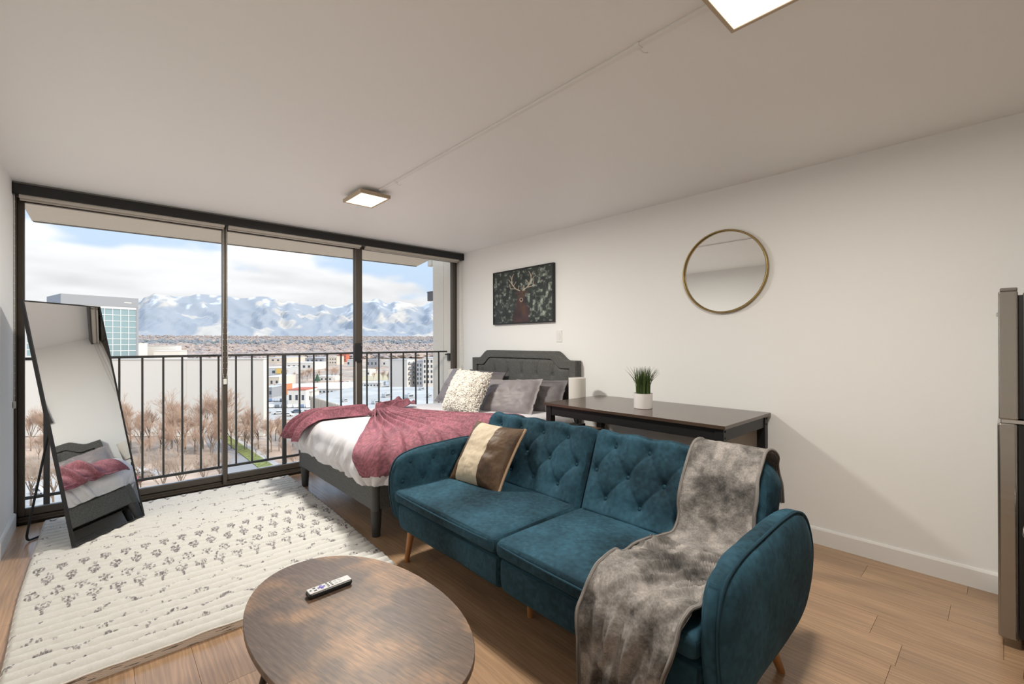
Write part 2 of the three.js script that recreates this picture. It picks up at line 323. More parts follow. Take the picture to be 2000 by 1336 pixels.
// ---- sofa
{
  const S = thing('sofa', 'teal velvet tufted sofa with two seats and splayed wooden legs', 'sofa', [2.06, 0, 3.045]);
  const Z0 = 2.175, ZM = 3.055, Z1 = 3.925;
  for (const [a, b] of [[Z0, ZM - 0.003], [ZM + 0.003, Z1]]) {
    const w = b - a, zc = (a + b) / 2;
    pm('front_panel', soft(0.61, 0.145, w, 0.018, 12, 8, 40, (v) => { if (v.x < -0.28) v.x += 0.004 * noise(v.z * 9, v.y * 12, 2) - 0.006 * (1 - (v.y / 0.0725) ** 2); }).translate(1.993, 0.256, zc), velvet, S);
    const top = 0.413;
    const cush = soft(0.60, 0.075, w, 0.03, 44, 6, 60, (v) => { const u = v.x / 0.30, q = v.z / (w / 2); if (v.y > 0) v.y += 0.016 * (1 - u * u) * (1 - q ** 4) + 0.003 * noise(v.x * 7, v.z * 7, 4); });
    pm('seat_cushion', cush.translate(1.953, top - 0.0375, zc), velvet, S);
    // piping round the upper edge of the cushion
    const x0 = 1.656, x1 = 2.2, e = 0.012, y = top - 0.018;
    pm('piping', tube([V(x1, y, a + 0.002), V(x0 + 0.05, y, a + 0.002), V(x0 + e, y - 0.002, a + e), V(x0, y - 0.002, a + 0.06), V(x0, y - 0.002, b - 0.06), V(x0 + e, y - 0.002, b - e), V(x0 + 0.05, y, b - 0.002), V(x1, y, b - 0.002)], 0.0042, 120, 6), velvet, S);
  }
  // backrest halves
  const ang = Math.atan2(0.14, 0.37), up = V(Math.sin(ang), Math.cos(ang), 0), nn = V(-Math.cos(ang), Math.sin(ang), 0), hgt = 0.43;
  const rows = [[0.693, [2.33, 2.515, 2.702, 2.887], [3.195, 3.382, 3.57, 3.755]], [0.571, [2.42, 2.612, 2.79, 2.983], [3.111, 3.294, 3.48, 3.665, 3.85]], [0.457, [2.33, 2.515, 2.702, 2.887], [3.195, 3.382, 3.57, 3.755]]];
  [[2.195, ZM - 0.004], [ZM + 0.004, 3.905]].forEach(([a, b], half) => {
    const w = b - a, zc = (a + b) / 2, base = V(2.262, 0.36, zc), ctr = base.clone().addScaledVector(up, hgt / 2);
    const btn = []; rows.forEach(([y, ...zz]) => zz[half].forEach((z) => btn.push([z - zc, (y - 0.36) / Math.cos(ang) - hgt / 2])));
    const lines = btn.filter((p) => p[1] > 0.08).map((p) => [p, [p[0] + 0.004, hgt / 2]]);
    lines.push(...btn.filter((p) => p[1] > 0.08).flatMap((p) => []));
    const f = tufts(btn, lines, 0.040, 0.030, 0.010);
    const slab = soft(w, hgt, 0.13, 0.035, 150, 76, 6, (v) => {
      if (v.z > 0) { const ed = Math.min(1, (w / 2 - Math.abs(v.x)) / 0.05, (v.y + hgt / 2) / 0.05 + 0.3); v.z += (0.026 + f(v.x, v.y)) * clamp(ed) * sstep(0, 0.04, v.z); }
      if (half === 0 && v.x < -w / 2 + 0.09) { const t = (-w / 2 + 0.09 - v.x) / 0.09; if (v.y > 0) v.y -= 0.07 * t * t * (v.y / (hgt / 2)); }
      if (half === 1 && v.x > w / 2 - 0.09) { const t = (v.x - w / 2 + 0.09) / 0.09; if (v.y > 0) v.y -= 0.07 * t * t * (v.y / (hgt / 2)); }
      v.y += v.y > hgt / 2 - 0.02 ? 0.004 * Math.cos(v.x * 34) : 0;
    });
    pm('backrest', basis(slab, ctr, V(0, 0, 1), up, nn), velvet, S);
    for (const [x, y] of btn) { const p = ctr.clone().addScaledVector(V(0, 0, 1), x).addScaledVector(up, y).addScaledVector(nn, 0.065 + 0.026 - 0.034); pm('button', basis(new THREE.SphereGeometry(0.0115, 12, 8).scale(1, 1, 0.6), p, V(0, 0, 1), up, nn), velvet, S); }
    const tp = []; for (let k = 0; k <= 16; k++) { const t = k / 16, x = lerp(-w / 2 + 0.03, w / 2 - 0.03, t); let y = hgt / 2 - 0.006; if (half === 0 && x < -w / 2 + 0.09) y -= 0.07 * ((-w / 2 + 0.09 - x) / 0.09) ** 2; if (half === 1 && x > w / 2 - 0.09) y -= 0.07 * ((x - w / 2 + 0.09) / 0.09) ** 2; tp.push(ctr.clone().addScaledVector(V(0, 0, 1), x).addScaledVector(up, y).addScaledVector(nn, 0.035)); }
    pm('piping', tube(tp, 0.004, 60, 6), velvet, S);
  });
  // arms: rounded side panels
  const prof = [[1.664, 0.33], [1.655, 0.42], [1.664, 0.5], [1.70, 0.565], [1.80, 0.601], [2.0, 0.616], [2.2, 0.622], [2.34, 0.61], [2.45, 0.56], [2.515, 0.47], [2.535, 0.40], [2.505, 0.30], [2.42, 0.225], [2.26, 0.195], [2.0, 0.19], [1.78, 0.19], [1.70, 0.22]];
  const curve = new THREE.CatmullRomCurve3(prof.map(([x, y]) => V(x, y, 0)), true);
  const CP = V(2.1, 0.40, 0);
  const arm = (zi, zo, btn) => {   // zi inner plane, zo outer plane
    const t = Math.abs(zo - zi) / 2, zc = (zi + zo) / 2, s = Math.sign(zi - zo), f = tufts(btn, btn.filter((b) => b[1] > 0.5).map((b) => [b, [b[0] + 0.01, 0.63]]), 0.034, 0.026, 0.008);
    const N = 120, K = 40, side = (sg, inner) => surf(N, K, (u, v) => {
      const o = curve.getPointAt(u === 1 ? 0 : u), r = inner ? Math.sin((v * Math.PI) / 2) ** 0.8 : Math.sin((v * Math.PI) / 2) ** 0.9, p = CP.clone().lerp(o, r);
      let d = t * Math.pow(1 - r ** (inner ? 7 : 9), inner ? 0.5 : 0.45);
      if (inner) d += (0.016 + f(p.x, p.y)) * (1 - r ** 6); else d += 0.016 * (1 - r ** 3) + 0.003 * noise(p.x * 8, p.y * 8, 6) * (1 - r ** 4);
      return V(p.x, p.y, zc + sg * d);
    });
    const a = side(s, true), b = side(-s, false), flip = (g) => { const i = g.index.array; for (let k = 0; k < i.length; k += 3) { const q = i[k]; i[k] = i[k + 1]; i[k + 1] = q; } g.computeVertexNormals(); return g; };
    const A = pm('armrest', [uvm(s > 0 ? flip(a) : a), uvm(s > 0 ? b : flip(b))], velvet, S);
    const pp = []; for (let k = 0; k < 60; k++) { const o = curve.getPointAt(k / 60); pp.push(V(lerp(CP.x, o.x, 0.985), lerp(CP.y, o.y, 0.985), zc - s * t * 0.62)); }
    pm('piping', tube(pp, 0.0052, 160, 6, true), velvet, S);
    for (const [x, y] of btn) pm('button', new THREE.SphereGeometry(0.011, 10, 8).scale(1, 1, 0.6).translate(x, y, zc + s * (t + 0.016 - 0.028)), velvet, S);
  };
  const ab = [[1.767, 0.547], [1.919, 0.545], [2.062, 0.545], [1.715, 0.44], [1.845, 0.44], [1.99, 0.44]];
  arm(2.185, 2.10, ab); arm(3.91, 3.995, ab);
  const leg = (x, z, dx, dz, h = 0.2) => pm('leg', rod(V(x, 0, z), V(x + dx, h, z + dz), 0.013, 0.022, 20), legWood, S);
  leg(1.712, 2.222, 0.022, 0.022); leg(1.712, 3.872, 0.022, -0.022); leg(2.34, 2.18, -0.05, 0.03); leg(2.322, 3.93, -0.06, -0.05); leg(1.868, 3.056, 0, 0); leg(2.28, 3.056, 0, 0);
}
// ---- plush throw over the sofa
{
  const T0 = thing('throw_blanket', 'grey plush throw draped over the sofa back, seat and front', 'blanket', [2.05, 0.41, 3.74]);
  const path = new THREE.CatmullRomCurve3([V(2.50, 0.575, 0), V(2.485, 0.68, 0), V(2.455, 0.765, 0), V(2.40, 0.802, 0), V(2.335, 0.79, 0), V(2.283, 0.72, 0), V(2.233, 0.60, 0), V(2.20, 0.505, 0), V(2.15, 0.452, 0), V(2.05, 0.446, 0), V(1.88, 0.447, 0), V(1.72, 0.445, 0), V(1.648, 0.428, 0), V(1.618, 0.37, 0), V(1.612, 0.28, 0), V(1.606, 0.17, 0), V(1.604, 0.085, 0)], false, 'centripetal');
  const L = [[0, 3.60, 3.88], [0.12, 3.595, 3.875], [0.2, 3.585, 3.868], [0.35, 3.585, 3.872], [0.43, 3.585, 3.885], [0.5, 3.555, 3.895], [0.6, 3.545, 3.895], [0.72, 3.56, 3.895], [0.8, 3.565, 3.885], [0.9, 3.57, 3.855], [1, 3.575, 3.845]];
  const at = (s) => { let k = 0; while (k < L.length - 2 && s > L[k + 1][0]) k++; const t = sstep(0, 1, (s - L[k][0]) / (L[k + 1][0] - L[k][0])); return [lerp(L[k][1], L[k + 1][1], t), lerp(L[k][2], L[k + 1][2], t)]; };
  const plush = tex(512, 512, (u, v) => {
    const n = sstep(-0.25, 0.25, tn(u, v, 5, 55, 4)), m = tn(u, v, 16, 51, 3), f = tn(u, v, 128, 57, 2);
    const k = 0.72 + 0.42 * n + 0.3 * m + 0.22 * f; return [118 * k, 113 * k, 109 * k];
  });
  const g = surf(240, 80, (s, t) => {
    const p = path.getPointAt(s), q = path.getTangentAt(s), n = V(q.y, -q.x, 0).multiplyScalar(-1); if (n.dot(V(-0.6, 0.8, 0)) < 0 && s > 0.3) n.negate(); if (s <= 0.3) { n.set(-q.y, q.x, 0); if (n.y < -0.2 || (s < 0.15 && n.x < 0)) n.negate(); }
    const [a, b] = at(s); let z = lerp(a, b, t) + 0.006 * noise(s * 22, t * 2, 3);
    const seat = sstep(0.47, 0.55, s) * (1 - sstep(0.74, 0.8, s)), hang = sstep(0.76, 0.86, s), back = sstep(0.3, 0.38, s) * (1 - sstep(0.46, 0.52, s));
    let h = 0.006 + 0.004 * fbm(s * 20, t * 6, 1, 3);
    h += seat * (0.012 + 0.028 * Math.exp(-((noise(s * 26 + t * 6, t * 3.5, 7) / 0.32) ** 2)) + 0.006 * noise(s * 60, t * 14, 2));
    h += hang * (0.018 + 0.022 * noise(t * 7 + s * 2, s * 5, 11) + 0.018 * Math.exp(-((noise(t * 8 + s * 3, s * 5, 17) / 0.3) ** 2)) + 0.008 * noise(t * 15, s * 6, 3));
    h += back * (0.016 * sstep(0.25, 0.05, Math.abs(t - 0.22 - (s - 0.4) * 1.4)) + 0.008 * noise(t * 6, s * 12, 8));
    const end = s > 0.97 ? (s - 0.97) * 0.4 * noise(t * 5, 3, 1) : 0;
    return V(p.x + n.x * h, p.y + n.y * h + end, z);
  }, 0.012, [3.2, 0.6]);
  const plushMat = phys(rgb(1, 1, 1), 0.85, { map: plush, sheen: 0.8, sheenRoughness: 0.5, sheenColor: rgb(0.22, 0.21, 0.2), bumpMap: plasterBump, bumpScale: 0.005 });
  pm('cloth', g, plushMat, T0);
  for (const t of [0, 1]) { const pts = []; for (let k = 0; k <= 40; k++) { const i = Math.round((k / 40) * 240), id = i * 81 + (t ? 80 : 0), P = g.attributes.position; pts.push(V(P.getX(id), P.getY(id), P.getZ(id))); } mesh('hem', tube(pts, 0.007, 120, 6), plushMat, T0); }
}
// ---- pillows
function pillowGeo(w, h, t, o = {}) {
  const { n = 44, pinch = 0.05, flange = 0, wr = 0.006, seed = 1, sag = 0 } = o, parts = [];
  for (const s of [1, -1]) {
    const g = surf(n, n, (u, v) => {
      const x = u * 2 - 1, y = v * 2 - 1, k = 1 - pinch * (1 - Math.abs(y) ** 2.5) * Math.abs(x), l = 1 - pinch * (1 - Math.abs(x) ** 2.5) * Math.abs(y), fl = 1 - flange;
      const ax = Math.min(1, Math.abs(x) / fl), ay = Math.min(1, Math.abs(y) / fl);
      let z = (t / 2) * Math.pow(Math.max(0, 1 - ax ** 2.6), 0.6) * Math.pow(Math.max(0, 1 - ay ** 2.6), 0.6);
      z += wr * noise(x * 4 + seed, y * 4, seed) * (1 - ax ** 8) * (1 - ay ** 8) + (flange ? 0.003 : 0) + 0.5 * wr * Math.abs(noise(x * 9, y * 9, seed + 3)) * (1 - ax ** 10) * (1 - ay ** 10);
      const wave = flange && (ax >= 1 || ay >= 1) ? 0.006 * noise(x * 7, y * 7, seed) : 0;
      return V((w / 2) * x * k, (h / 2) * y * l - sag * (1 - y) * 0, s * z + wave);
    });
    if (s < 0) { const i = g.index.array; for (let k = 0; k < i.length; k += 3) { const q = i[k]; i[k] = i[k + 1]; i[k + 1] = q; } g.computeVertexNormals(); }
    parts.push(g);
  }
  return parts;
}
function place(g, pos, normal, roll = 0) {   // turn a thing so that its +z looks along normal
  const n = normal.clone().normalize(), x = V(0, 1, 0).cross(n).normalize(), y = n.clone().cross(x);
  const m = new THREE.Matrix4().makeBasis(x, y, n); g.quaternion.setFromRotationMatrix(m).multiply(new THREE.Quaternion().setFromAxisAngle(V(0, 0, 1), roll)); g.position.copy(pos); return g;
}
{ // beige and brown leather-look cushion
  const g = thing('sofa_cushion', 'beige cushion with brown leather side bands in the sofa corner', 'cushion');
  const leather = std(rgb(0.10, 0.055, 0.026), 0.58, { map: napTex([236, 230, 222], 0.35, 75, 0.5) }), hide = std(rgb(0.66, 0.57, 0.45), 0.7, { map: tex(256, 256, (u, v) => { const k = 1 + 0.10 * tn(u, v, 6, 71, 4) + 0.05 * tn(u, v * 0.1, 64, 73, 2); return [236 * k, 232 * k, 224 * k]; }) }), edge = std(rgb(0.42, 0.28, 0.18), 0.6);
  const [f, b] = pillowGeo(0.40, 0.40, 0.15, { n: 60, pinch: 0.07, wr: 0.006, seed: 4 });
  const cut = (geo, x0, x1) => { const q = geo.clone(), i = geo.index.array, out = []; const cx = (k) => geo.attributes.uv.getX(k); for (let k = 0; k < i.length; k += 3) { const m = (cx(i[k]) + cx(i[k + 1]) + cx(i[k + 2])) / 3; if (m >= x0 && m < x1) out.push(i[k], i[k + 1], i[k + 2]); } q.setIndex(out); return q; };
  mesh('brown_band', cut(f, 0, 0.1667), leather, g).userData.label = 'brown leather band';
  mesh('beige_panel', cut(f, 0.1667, 0.6167), hide, g).userData.label = 'beige hide panel';
  mesh('brown_band', cut(f, 0.6167, 1.1), leather, g).userData.label = 'wide brown leather band';
  mesh('back_side', b, edge, g);
  const pts = [], P = f.attributes.position; for (let k = 0; k <= 30; k++) { const id = 60 * 61 + Math.round((k / 30) * 60); pts.push(V(P.getX(id), P.getY(id), P.getZ(id) - 0.006)); }
  mesh('seam', tube(pts, 0.009, 60, 6), edge, g);
  place(g, V(2.115, 0.575, 2.44), V(-0.80, 0.58, 0.10), -0.02);
}
// ---- bed
const bedGrey = std(rgb(0.15, 0.15, 0.145), 0.85, { bumpMap: fabricBump, bumpScale: 0.0008, map: tex(256, 256, (u, v) => { const k = 0.9 + 0.35 * tn(u, v, 64, 17, 2); return [240 * k, 240 * k, 238 * k]; }, true, [6, 6]) });
const BX = 1.70, BZ0 = 0.385, BZ1 = 1.825, BTOP = 0.60;
{
  const B = thing('bed', 'grey upholstered platform bed with tufted headboard and round legs', 'bed', [2.65, 0, 1.11]);
  pm('foot_rail', bx(BX, 0.175, BZ0, BX + 0.045, 0.335, BZ1, 0.012), bedGrey, B);
  pm('side_rail', bx(BX + 0.045, 0.175, BZ0, 3.59, 0.335, BZ0 + 0.04, 0.01), bedGrey, B);
  pm('side_rail', bx(BX + 0.045, 0.175, BZ1 - 0.04, 3.59, 0.335, BZ1, 0.01), bedGrey, B);
  pm('slat_deck', bx(BX + 0.045, 0.22, BZ0 + 0.04, 3.59, 0.30, BZ1 - 0.04), M.black, B);
  pm('mattress', bx(BX + 0.06, 0.30, BZ0 + 0.05, 3.575, BTOP - 0.055, BZ1 - 0.05, 0.05), M.white, B);
  const legMat = std(rgb(0.045, 0.044, 0.043), 0.5);
  for (const [x, z] of [[1.738, 0.416], [1.738, 1.786], [3.45, 0.416], [3.45, 1.786]]) { pm('leg', cyl(0.026, 0.036, 0, 0.19, 24, x, z), legMat, B); }
  for (const z of [BZ0 + 0.018, BZ1 - 0.018]) pm('corner_post', cyl(0.026, 0.026, 0.172, 0.338, 24, BX + 0.022, z), bedGrey, B);
  // headboard: outline in (z, y)
  const hz0 = 0.365, hz1 = 1.892, yt = (z) => { const d = Math.min(z - hz0, hz1 - z); return d < 0.115 ? 1.068 : d < 0.27 ? 1.068 + 0.085 * sstep(0, 1, (d - 0.115) / 0.155) : 1.153; };
  const outline = (inset) => { const yb = 0.2 + inset * 2, q = [[hz0 + inset, yb]]; for (let k = 0; k <= 60; k++) { const z = lerp(hz0, hz1, k / 60), zi = lerp(hz0 + inset, hz1 - inset, k / 60); q.push([zi, yt(z) - inset]); } q.push([hz1 - inset, yb]); return q; };
  const out = outline(0), inn = outline(0.075);
  // extrude along x: build in (z,y) then swing so that depth runs towards the room
  const swing = (g) => g.rotateY(-Math.PI / 2).translate(3.676, 0, 0);   // (z,y,d) -> x = 3.676 - d
  pm('headboard_back', swing(extrude(out, 0.05, 0.008)), bedGrey, B);
  const ring = new THREE.Shape(out.map(([a, b]) => new THREE.Vector2(a, b))); ring.holes.push(new THREE.Path([...inn].reverse().map(([a, b]) => new THREE.Vector2(a, b))));
  const rg = new THREE.ExtrudeGeometry(ring, { depth: 0.026, bevelEnabled: true, bevelThickness: 0.006, bevelSize: 0.006, bevelOffset: -0.006, bevelSegments: 2 }).translate(0, 0, 0.056);
  pm('headboard_border', swing(rg), bedGrey, B);
  const btn = []; for (let k = 0; k < 6; k++) btn.push([0.535 + k * 0.2135, 0.927]); for (let k = 0; k < 5; k++) btn.push([0.642 + k * 0.2135, 0.75]);
  const f = tufts(btn, btn.slice(0, 6).flatMap((b) => [[b, [b[0] + 0.05, 1.09]], [b, [b[0] - 0.05, 1.09]]]), 0.034, 0.022, 0.015);
  const panel = surf(130, 70, (u, v) => { const z = lerp(hz0 + 0.072, hz1 - 0.072, u), zz = lerp(hz0, hz1, u), y = lerp(0.45, yt(zz) - 0.072, v), e = clamp(Math.min(u, 1 - u, (1 - v)) * 18); return V(3.676 - (0.055 + (0.034 + f(z, y)) * Math.sqrt(e)), y, z); }, 0, [1.4, 0.6]);
  { const i = panel.index.array; for (let k = 0; k < i.length; k += 3) { const q = i[k]; i[k] = i[k + 1]; i[k + 1] = q; } panel.computeVertexNormals(); }
  pm('headboard_panel', uvm(panel), bedGrey, B);
  for (const [z, y] of btn.slice(0, 6)) pm('button', new THREE.SphereGeometry(0.0105, 10, 8).scale(0.6, 1, 1).translate(3.676 - 0.062, y, z), bedGrey, B);
}
// bedding drapes over the mattress: (x,z) measured along the cloth -> point and normal
const DR = 0.10, DX0 = 1.76, DZ0 = 0.445, DZ1 = 1.785;
function drape(x, z) {
  const dx = Math.max(0, DX0 - x), dz = z < DZ0 ? z - DZ0 : z > DZ1 ? z - DZ1 : 0, d = Math.hypot(dx, dz);
  if (d < 1e-9) return [V(x, BTOP, z), V(0, 1, 0), 0];
  const ox = -dx / d, oz = dz / d, cx = Math.max(x, DX0), cz = clamp(z, DZ0, DZ1), q = (DR * Math.PI) / 2;
  if (d < q) { const a = d / DR; return [V(cx + ox * DR * Math.sin(a), BTOP - DR * (1 - Math.cos(a)), cz + oz * DR * Math.sin(a)), V(ox * Math.sin(a), Math.cos(a), oz * Math.sin(a)), d]; }
  const e = d - q, r = DR + 0.012 * Math.sin(Math.min(1, e / 0.16) * Math.PI) - 0.04 * clamp((e - 0.08) / 0.1);
  return [V(cx + ox * r, BTOP - DR - e, cz + oz * r), V(ox, 0.1, oz), d];
}
const within = (x, z, E) => { const dx = Math.max(0, DX0 - x), dz = z < DZ0 ? z - DZ0 : z > DZ1 ? z - DZ1 : 0, d = Math.hypot(dx, dz); return d > E ? [dx ? DX0 - (dx * E) / d : x, z - dz + (dz * E) / d] : [x, z]; };
{
  const sheet = phys(rgb(1, 1, 1), 0.75, { map: tex(256, 256, (u, v) => { const k = 1 + 0.03 * tn(u, v, 8, 91, 3) + 0.03 * tn(u, v, 64, 93, 2); return [214 * k, 212 * k, 216 * k]; }), bumpMap: fabricBump, bumpScale: 0.0003 });
  const g = thing('comforter', 'light grey comforter spread over the bed mattress', 'bedding', [2.65, 0.5, 1.11]);
  const E = 0.315, x0 = DX0 - E, z0 = DZ0 - E, z1 = DZ1 + E;
  const geo = surf(190, 200, (u, v) => {
    let x = lerp(x0, 3.565, u ** 0.9), z = lerp(z0, z1, v); [x, z] = within(x, z, E); const [p, n, d] = drape(x, z);
    const along = x < DX0 ? z : x, drop = sstep(0.08, 0.28, d);
    let h = 0.006 * fbm(x * 3, z * 3, 2, 3) + 0.012 * (1 - drop) * noise(x * 1.6, z * 1.6, 5);
    h += drop * (0.022 * noise(along * 8, d * 2, 3) + 0.030 * Math.exp(-((noise(along * 12 + d * 3, d * 3, 8) / 0.3) ** 2)));
    h += sstep(0.02, 0.12, d) * (1 - drop) * 0.010 * noise(along * 9, d * 5, 12);
    return p.addScaledVector(n, h);
  }, 0.01, [2, 2]);
  pm('cloth', geo, sheet, g);
}
{ // mauve throw, gathered at one point and fanned over the bed
  const g = thing('bed_throw', 'mauve plush throw gathered in a twist across the bed foot', 'blanket', [2.1, 0.6, 1.2]);
  const mat = phys(rgb(1, 1, 1), 0.8, { map: tex(512, 512, (u, v) => { const n = tn(u, v, 6, 61, 4), f = tn(u, v, 64, 63, 3), k = 0.95 + 0.2 * n + 0.28 * f; return [146 * k, 84 * k + 6, 96 * k + 6]; }), sheen: 1, sheenRoughness: 0.45, sheenColor: rgb(0.34, 0.2, 0.23), bumpMap: plasterBump, bumpScale: 0.004 });
  const K = [2.16, 0.87];
  const fan = (a0, a1, R, nf, o = {}) => surf(70, 110, (r, t) => {
    const a = ((lerp(a0, a1, t) + (o.twist ?? 0) * (1 - r)) * Math.PI) / 180, rad = 0.012 + R(t) * r; let x = K[0] + Math.cos(a) * rad, z = K[1] + Math.sin(a) * rad; [x, z] = within(x, z, 0.235);
    const [p, n, d] = drape(x, z), rr = sstep(0, 0.12, r), ed = sstep(0, 0.07, Math.min(t, 1 - t));
    const ridge = Math.pow(0.5 + 0.5 * Math.cos(t * nf * 6.283 + 1.8 * noise(r * 3, t * 4, nf) + (o.ph ?? 0)), 2.2);
    const fall = Math.exp(-rad * (o.fall ?? 2.2));
    let h = 0.026 + (o.up ?? 0) * r * r + (0.075 * fall + 0.022) * ridge * rr * (0.3 + 0.7 * ed) + 0.016 * (1 - rr) + 0.004 * fbm(x * 14, z * 14, 3, 2);
    h += 0.048 * sstep(0.05, 0.17, d); if (d > 0.12) h += 0.012 * noise(t * 12, r * 4, 9) * sstep(0.12, 0.25, d);
    return p.addScaledVector(n, h);
  }, 0.009, [2, 2]);
  const flip = (q) => { const i = q.index.array; for (let k = 0; k < i.length; k += 3) { const s = i[k]; i[k] = i[k + 1]; i[k + 1] = s; } q.computeVertexNormals(); return q; };
  const line = (ang, limit) => limit;
  // main fan towards the near corner of the bed
  const toBox = (a, xm, xM, zM) => { const c = Math.cos(a), s = Math.sin(a); let r = 9; if (c < -1e-3) r = Math.min(r, (xm - K[0]) / c); if (c > 1e-3) r = Math.min(r, (xM - K[0]) / c); if (s > 1e-3) r = Math.min(r, (zM - K[1]) / s); return r; };
  const A = [43, 121];
  pm('main_fan', flip(fan(A[1], A[0], (t) => toBox((lerp(A[1], A[0], t) * Math.PI) / 180, 1.52, 2.98, 2.02), 11)), mat, g);
  pm('side_fan', flip(fan(222, 186, (t) => toBox((lerp(222, 186, t) * Math.PI) / 180, 1.575, 9, 9), 3.2, { fall: 0.9, ph: 1 })), mat, g);
  pm('tail', flip(fan(-18, -52, (t) => 0.50 + 0.05 * Math.sin(t * 7), 2, { fall: 1.2, up: 0.035 })), mat, g);
  pm('twist_knot', soft(0.11, 0.05, 0.085, 0.024, 14, 8, 14, (v) => { v.y += 0.008 * Math.sin(v.x * 90 + v.z * 40); }).rotateY(0.5).translate(K[0], BTOP + 0.036, K[1]), mat, g);
}
// pillows on the bed
{
  const lilac = phys(rgb(0.25, 0.225, 0.232), 0.55, { sheen: 0.4, sheenColor: rgb(0.3, 0.28, 0.3), sheenRoughness: 0.5 });
  const taupe = phys(rgb(0.15, 0.135, 0.14), 0.6, { sheen: 0.3, sheenColor: rgb(0.2, 0.2, 0.2), sheenRoughness: 0.5 });
  const mk = (name, label, w, h, t, mat, pos, n, roll, o) => { const g = thing(name, label, 'pillow'); const [a, b] = pillowGeo(w, h, t, { flange: 0.09, pinch: 0.04, wr: 0.014, ...o }); mesh('case_front', a, mat, g); mesh('case_back', b, mat, g); return place(g, pos, n, roll); };
  mk('bed_pillow', 'dark grey satin pillow against the headboard beside the lampshade', 0.58, 0.36, 0.15, taupe, V(3.43, 0.725, 1.56), V(-0.86, 0.5, 0.14), 0.03, { seed: 2 });
  mk('bed_pillow', 'dark grey satin pillow against the headboard on the window side', 0.62, 0.38, 0.15, taupe, V(3.44, 0.765, 0.70), V(-0.86, 0.48, 0.02), -0.02, { seed: 5 });
  mk('bed_pillow', 'large mauve-grey satin pillow beside the shaggy cushion', 0.60, 0.39, 0.17, lilac, V(3.20, 0.735, 1.435), V(-0.78, 0.60, 0.16), 0.06, { seed: 8 });
  mk('bed_pillow', 'mauve-grey satin pillow half hidden behind the shaggy cushion', 0.62, 0.42, 0.16, lilac, V(3.22, 0.77, 0.64), V(-0.80, 0.56, 0.0), -0.02, { seed: 12 });
  // shaggy cushion: body plus a coat of short curled tufts
  const g = thing('shaggy_cushion', 'cream shaggy fur cushion in front of the bed pillows', 'cushion');
  const [a, b] = pillowGeo(0.385, 0.385, 0.18, { n: 40, pinch: 0.02, wr: 0.01, seed: 3 });
  const fur = std(rgb(0.86, 0.83, 0.77), 0.95);
  mesh('cover', [a, b], fur, g);
  const tuft = tube([V(0, 0, 0), V(0.004, 0.0, 0.008), V(0.012, 0.003, 0.011), V(0.018, 0.002, 0.007)], 0.0034, 6, 5);
  const r = rng(77), N = 6000, im = new THREE.InstancedMesh(tuft, fur, N), o = new THREE.Object3D(), src = [a, b];
  for (let k = 0; k < N; k++) {
    const s = src[k % 4 === 0 ? 1 : 0], i = Math.floor(r() * s.attributes.position.count); const P = s.attributes.position, Q = s.attributes.normal;
    o.position.set(P.getX(i) + (r() - 0.5) * 0.012, P.getY(i) + (r() - 0.5) * 0.012, P.getZ(i)); o.quaternion.setFromUnitVectors(V(0, 0, 1), V(Q.getX(i) || 0, Q.getY(i) || 0, Q.getZ(i) || 1).normalize());
    o.rotateZ(r() * 6.283); o.scale.setScalar(0.8 + 0.6 * r()); o.updateMatrix(); im.setMatrixAt(k, o.matrix); const q = 0.72 + 0.28 * r(); im.setColorAt(k, rgb(q, q * 0.985, q * 0.96));
  }
  im.name = 'fur'; im.userData.kind = 'stuff'; im.castShadow = im.receiveShadow = true; g.add(im);
  place(g, V(2.93, 0.785, 1.145), V(-0.84, 0.52, 0.20), -0.06);
}
// ---- night stands and lamps
const rustic = tex(1024, 1024, (u, v) => {
  const g = tn(u * 0.08, v, 256, 101, 2), w = Math.sin((v * 46 + 2.5 * tn(u, v, 3, 103, 3)) * 6.283), blot = tn(u, v, 4, 105, 4), spot = tn(u, v, 12, 107, 3);
  const m = sstep(-0.35, 0.45, blot + 0.35 * spot), k = 1 + 0.26 * g + 0.03 * w;
  return [lerp(98, 158, m) * k, lerp(80, 122, m) * k, lerp(68, 90, m) * k];
});
const rusticMat = phys(rgb(0.95, 0.95, 0.95), 0.45, { ior: 1.5, map: rustic, bumpMap: tex(512, 512, (u, v) => grey(0.5 + 0.45 * tn(u * 0.06, v, 128, 109, 2)), false), bumpScale: 0.00025 });
function nightStand(x, z, label) {
  const g = thing('night_stand', label, 'night stand', [x, 0, z]);
  const w = 0.15, d = 0.13, y = 0.505;
  mesh('table_top', bx(-w, y - 0.018, -d, w, y, d, 0.002), rusticMat, g); mesh('shelf', bx(-w + 0.01, 0.18, -d + 0.01, w - 0.01, 0.196, d - 0.01, 0.002), rusticMat, g);
  for (const sx of [-1, 1]) for (const sz of [-1, 1]) mesh('leg', bx(sx * (w - 0.012) - 0.01, 0, sz * (d - 0.012) - 0.01, sx * (w - 0.012) + 0.01, y - 0.018, sz * (d - 0.012) + 0.01), M.blackMetal, g);
  return g;
}
nightStand(3.44, 2.065, 'small rustic night stand with black legs under the long table');
nightStand(3.46, 0.185, 'small rustic night stand between the bed and the windows');
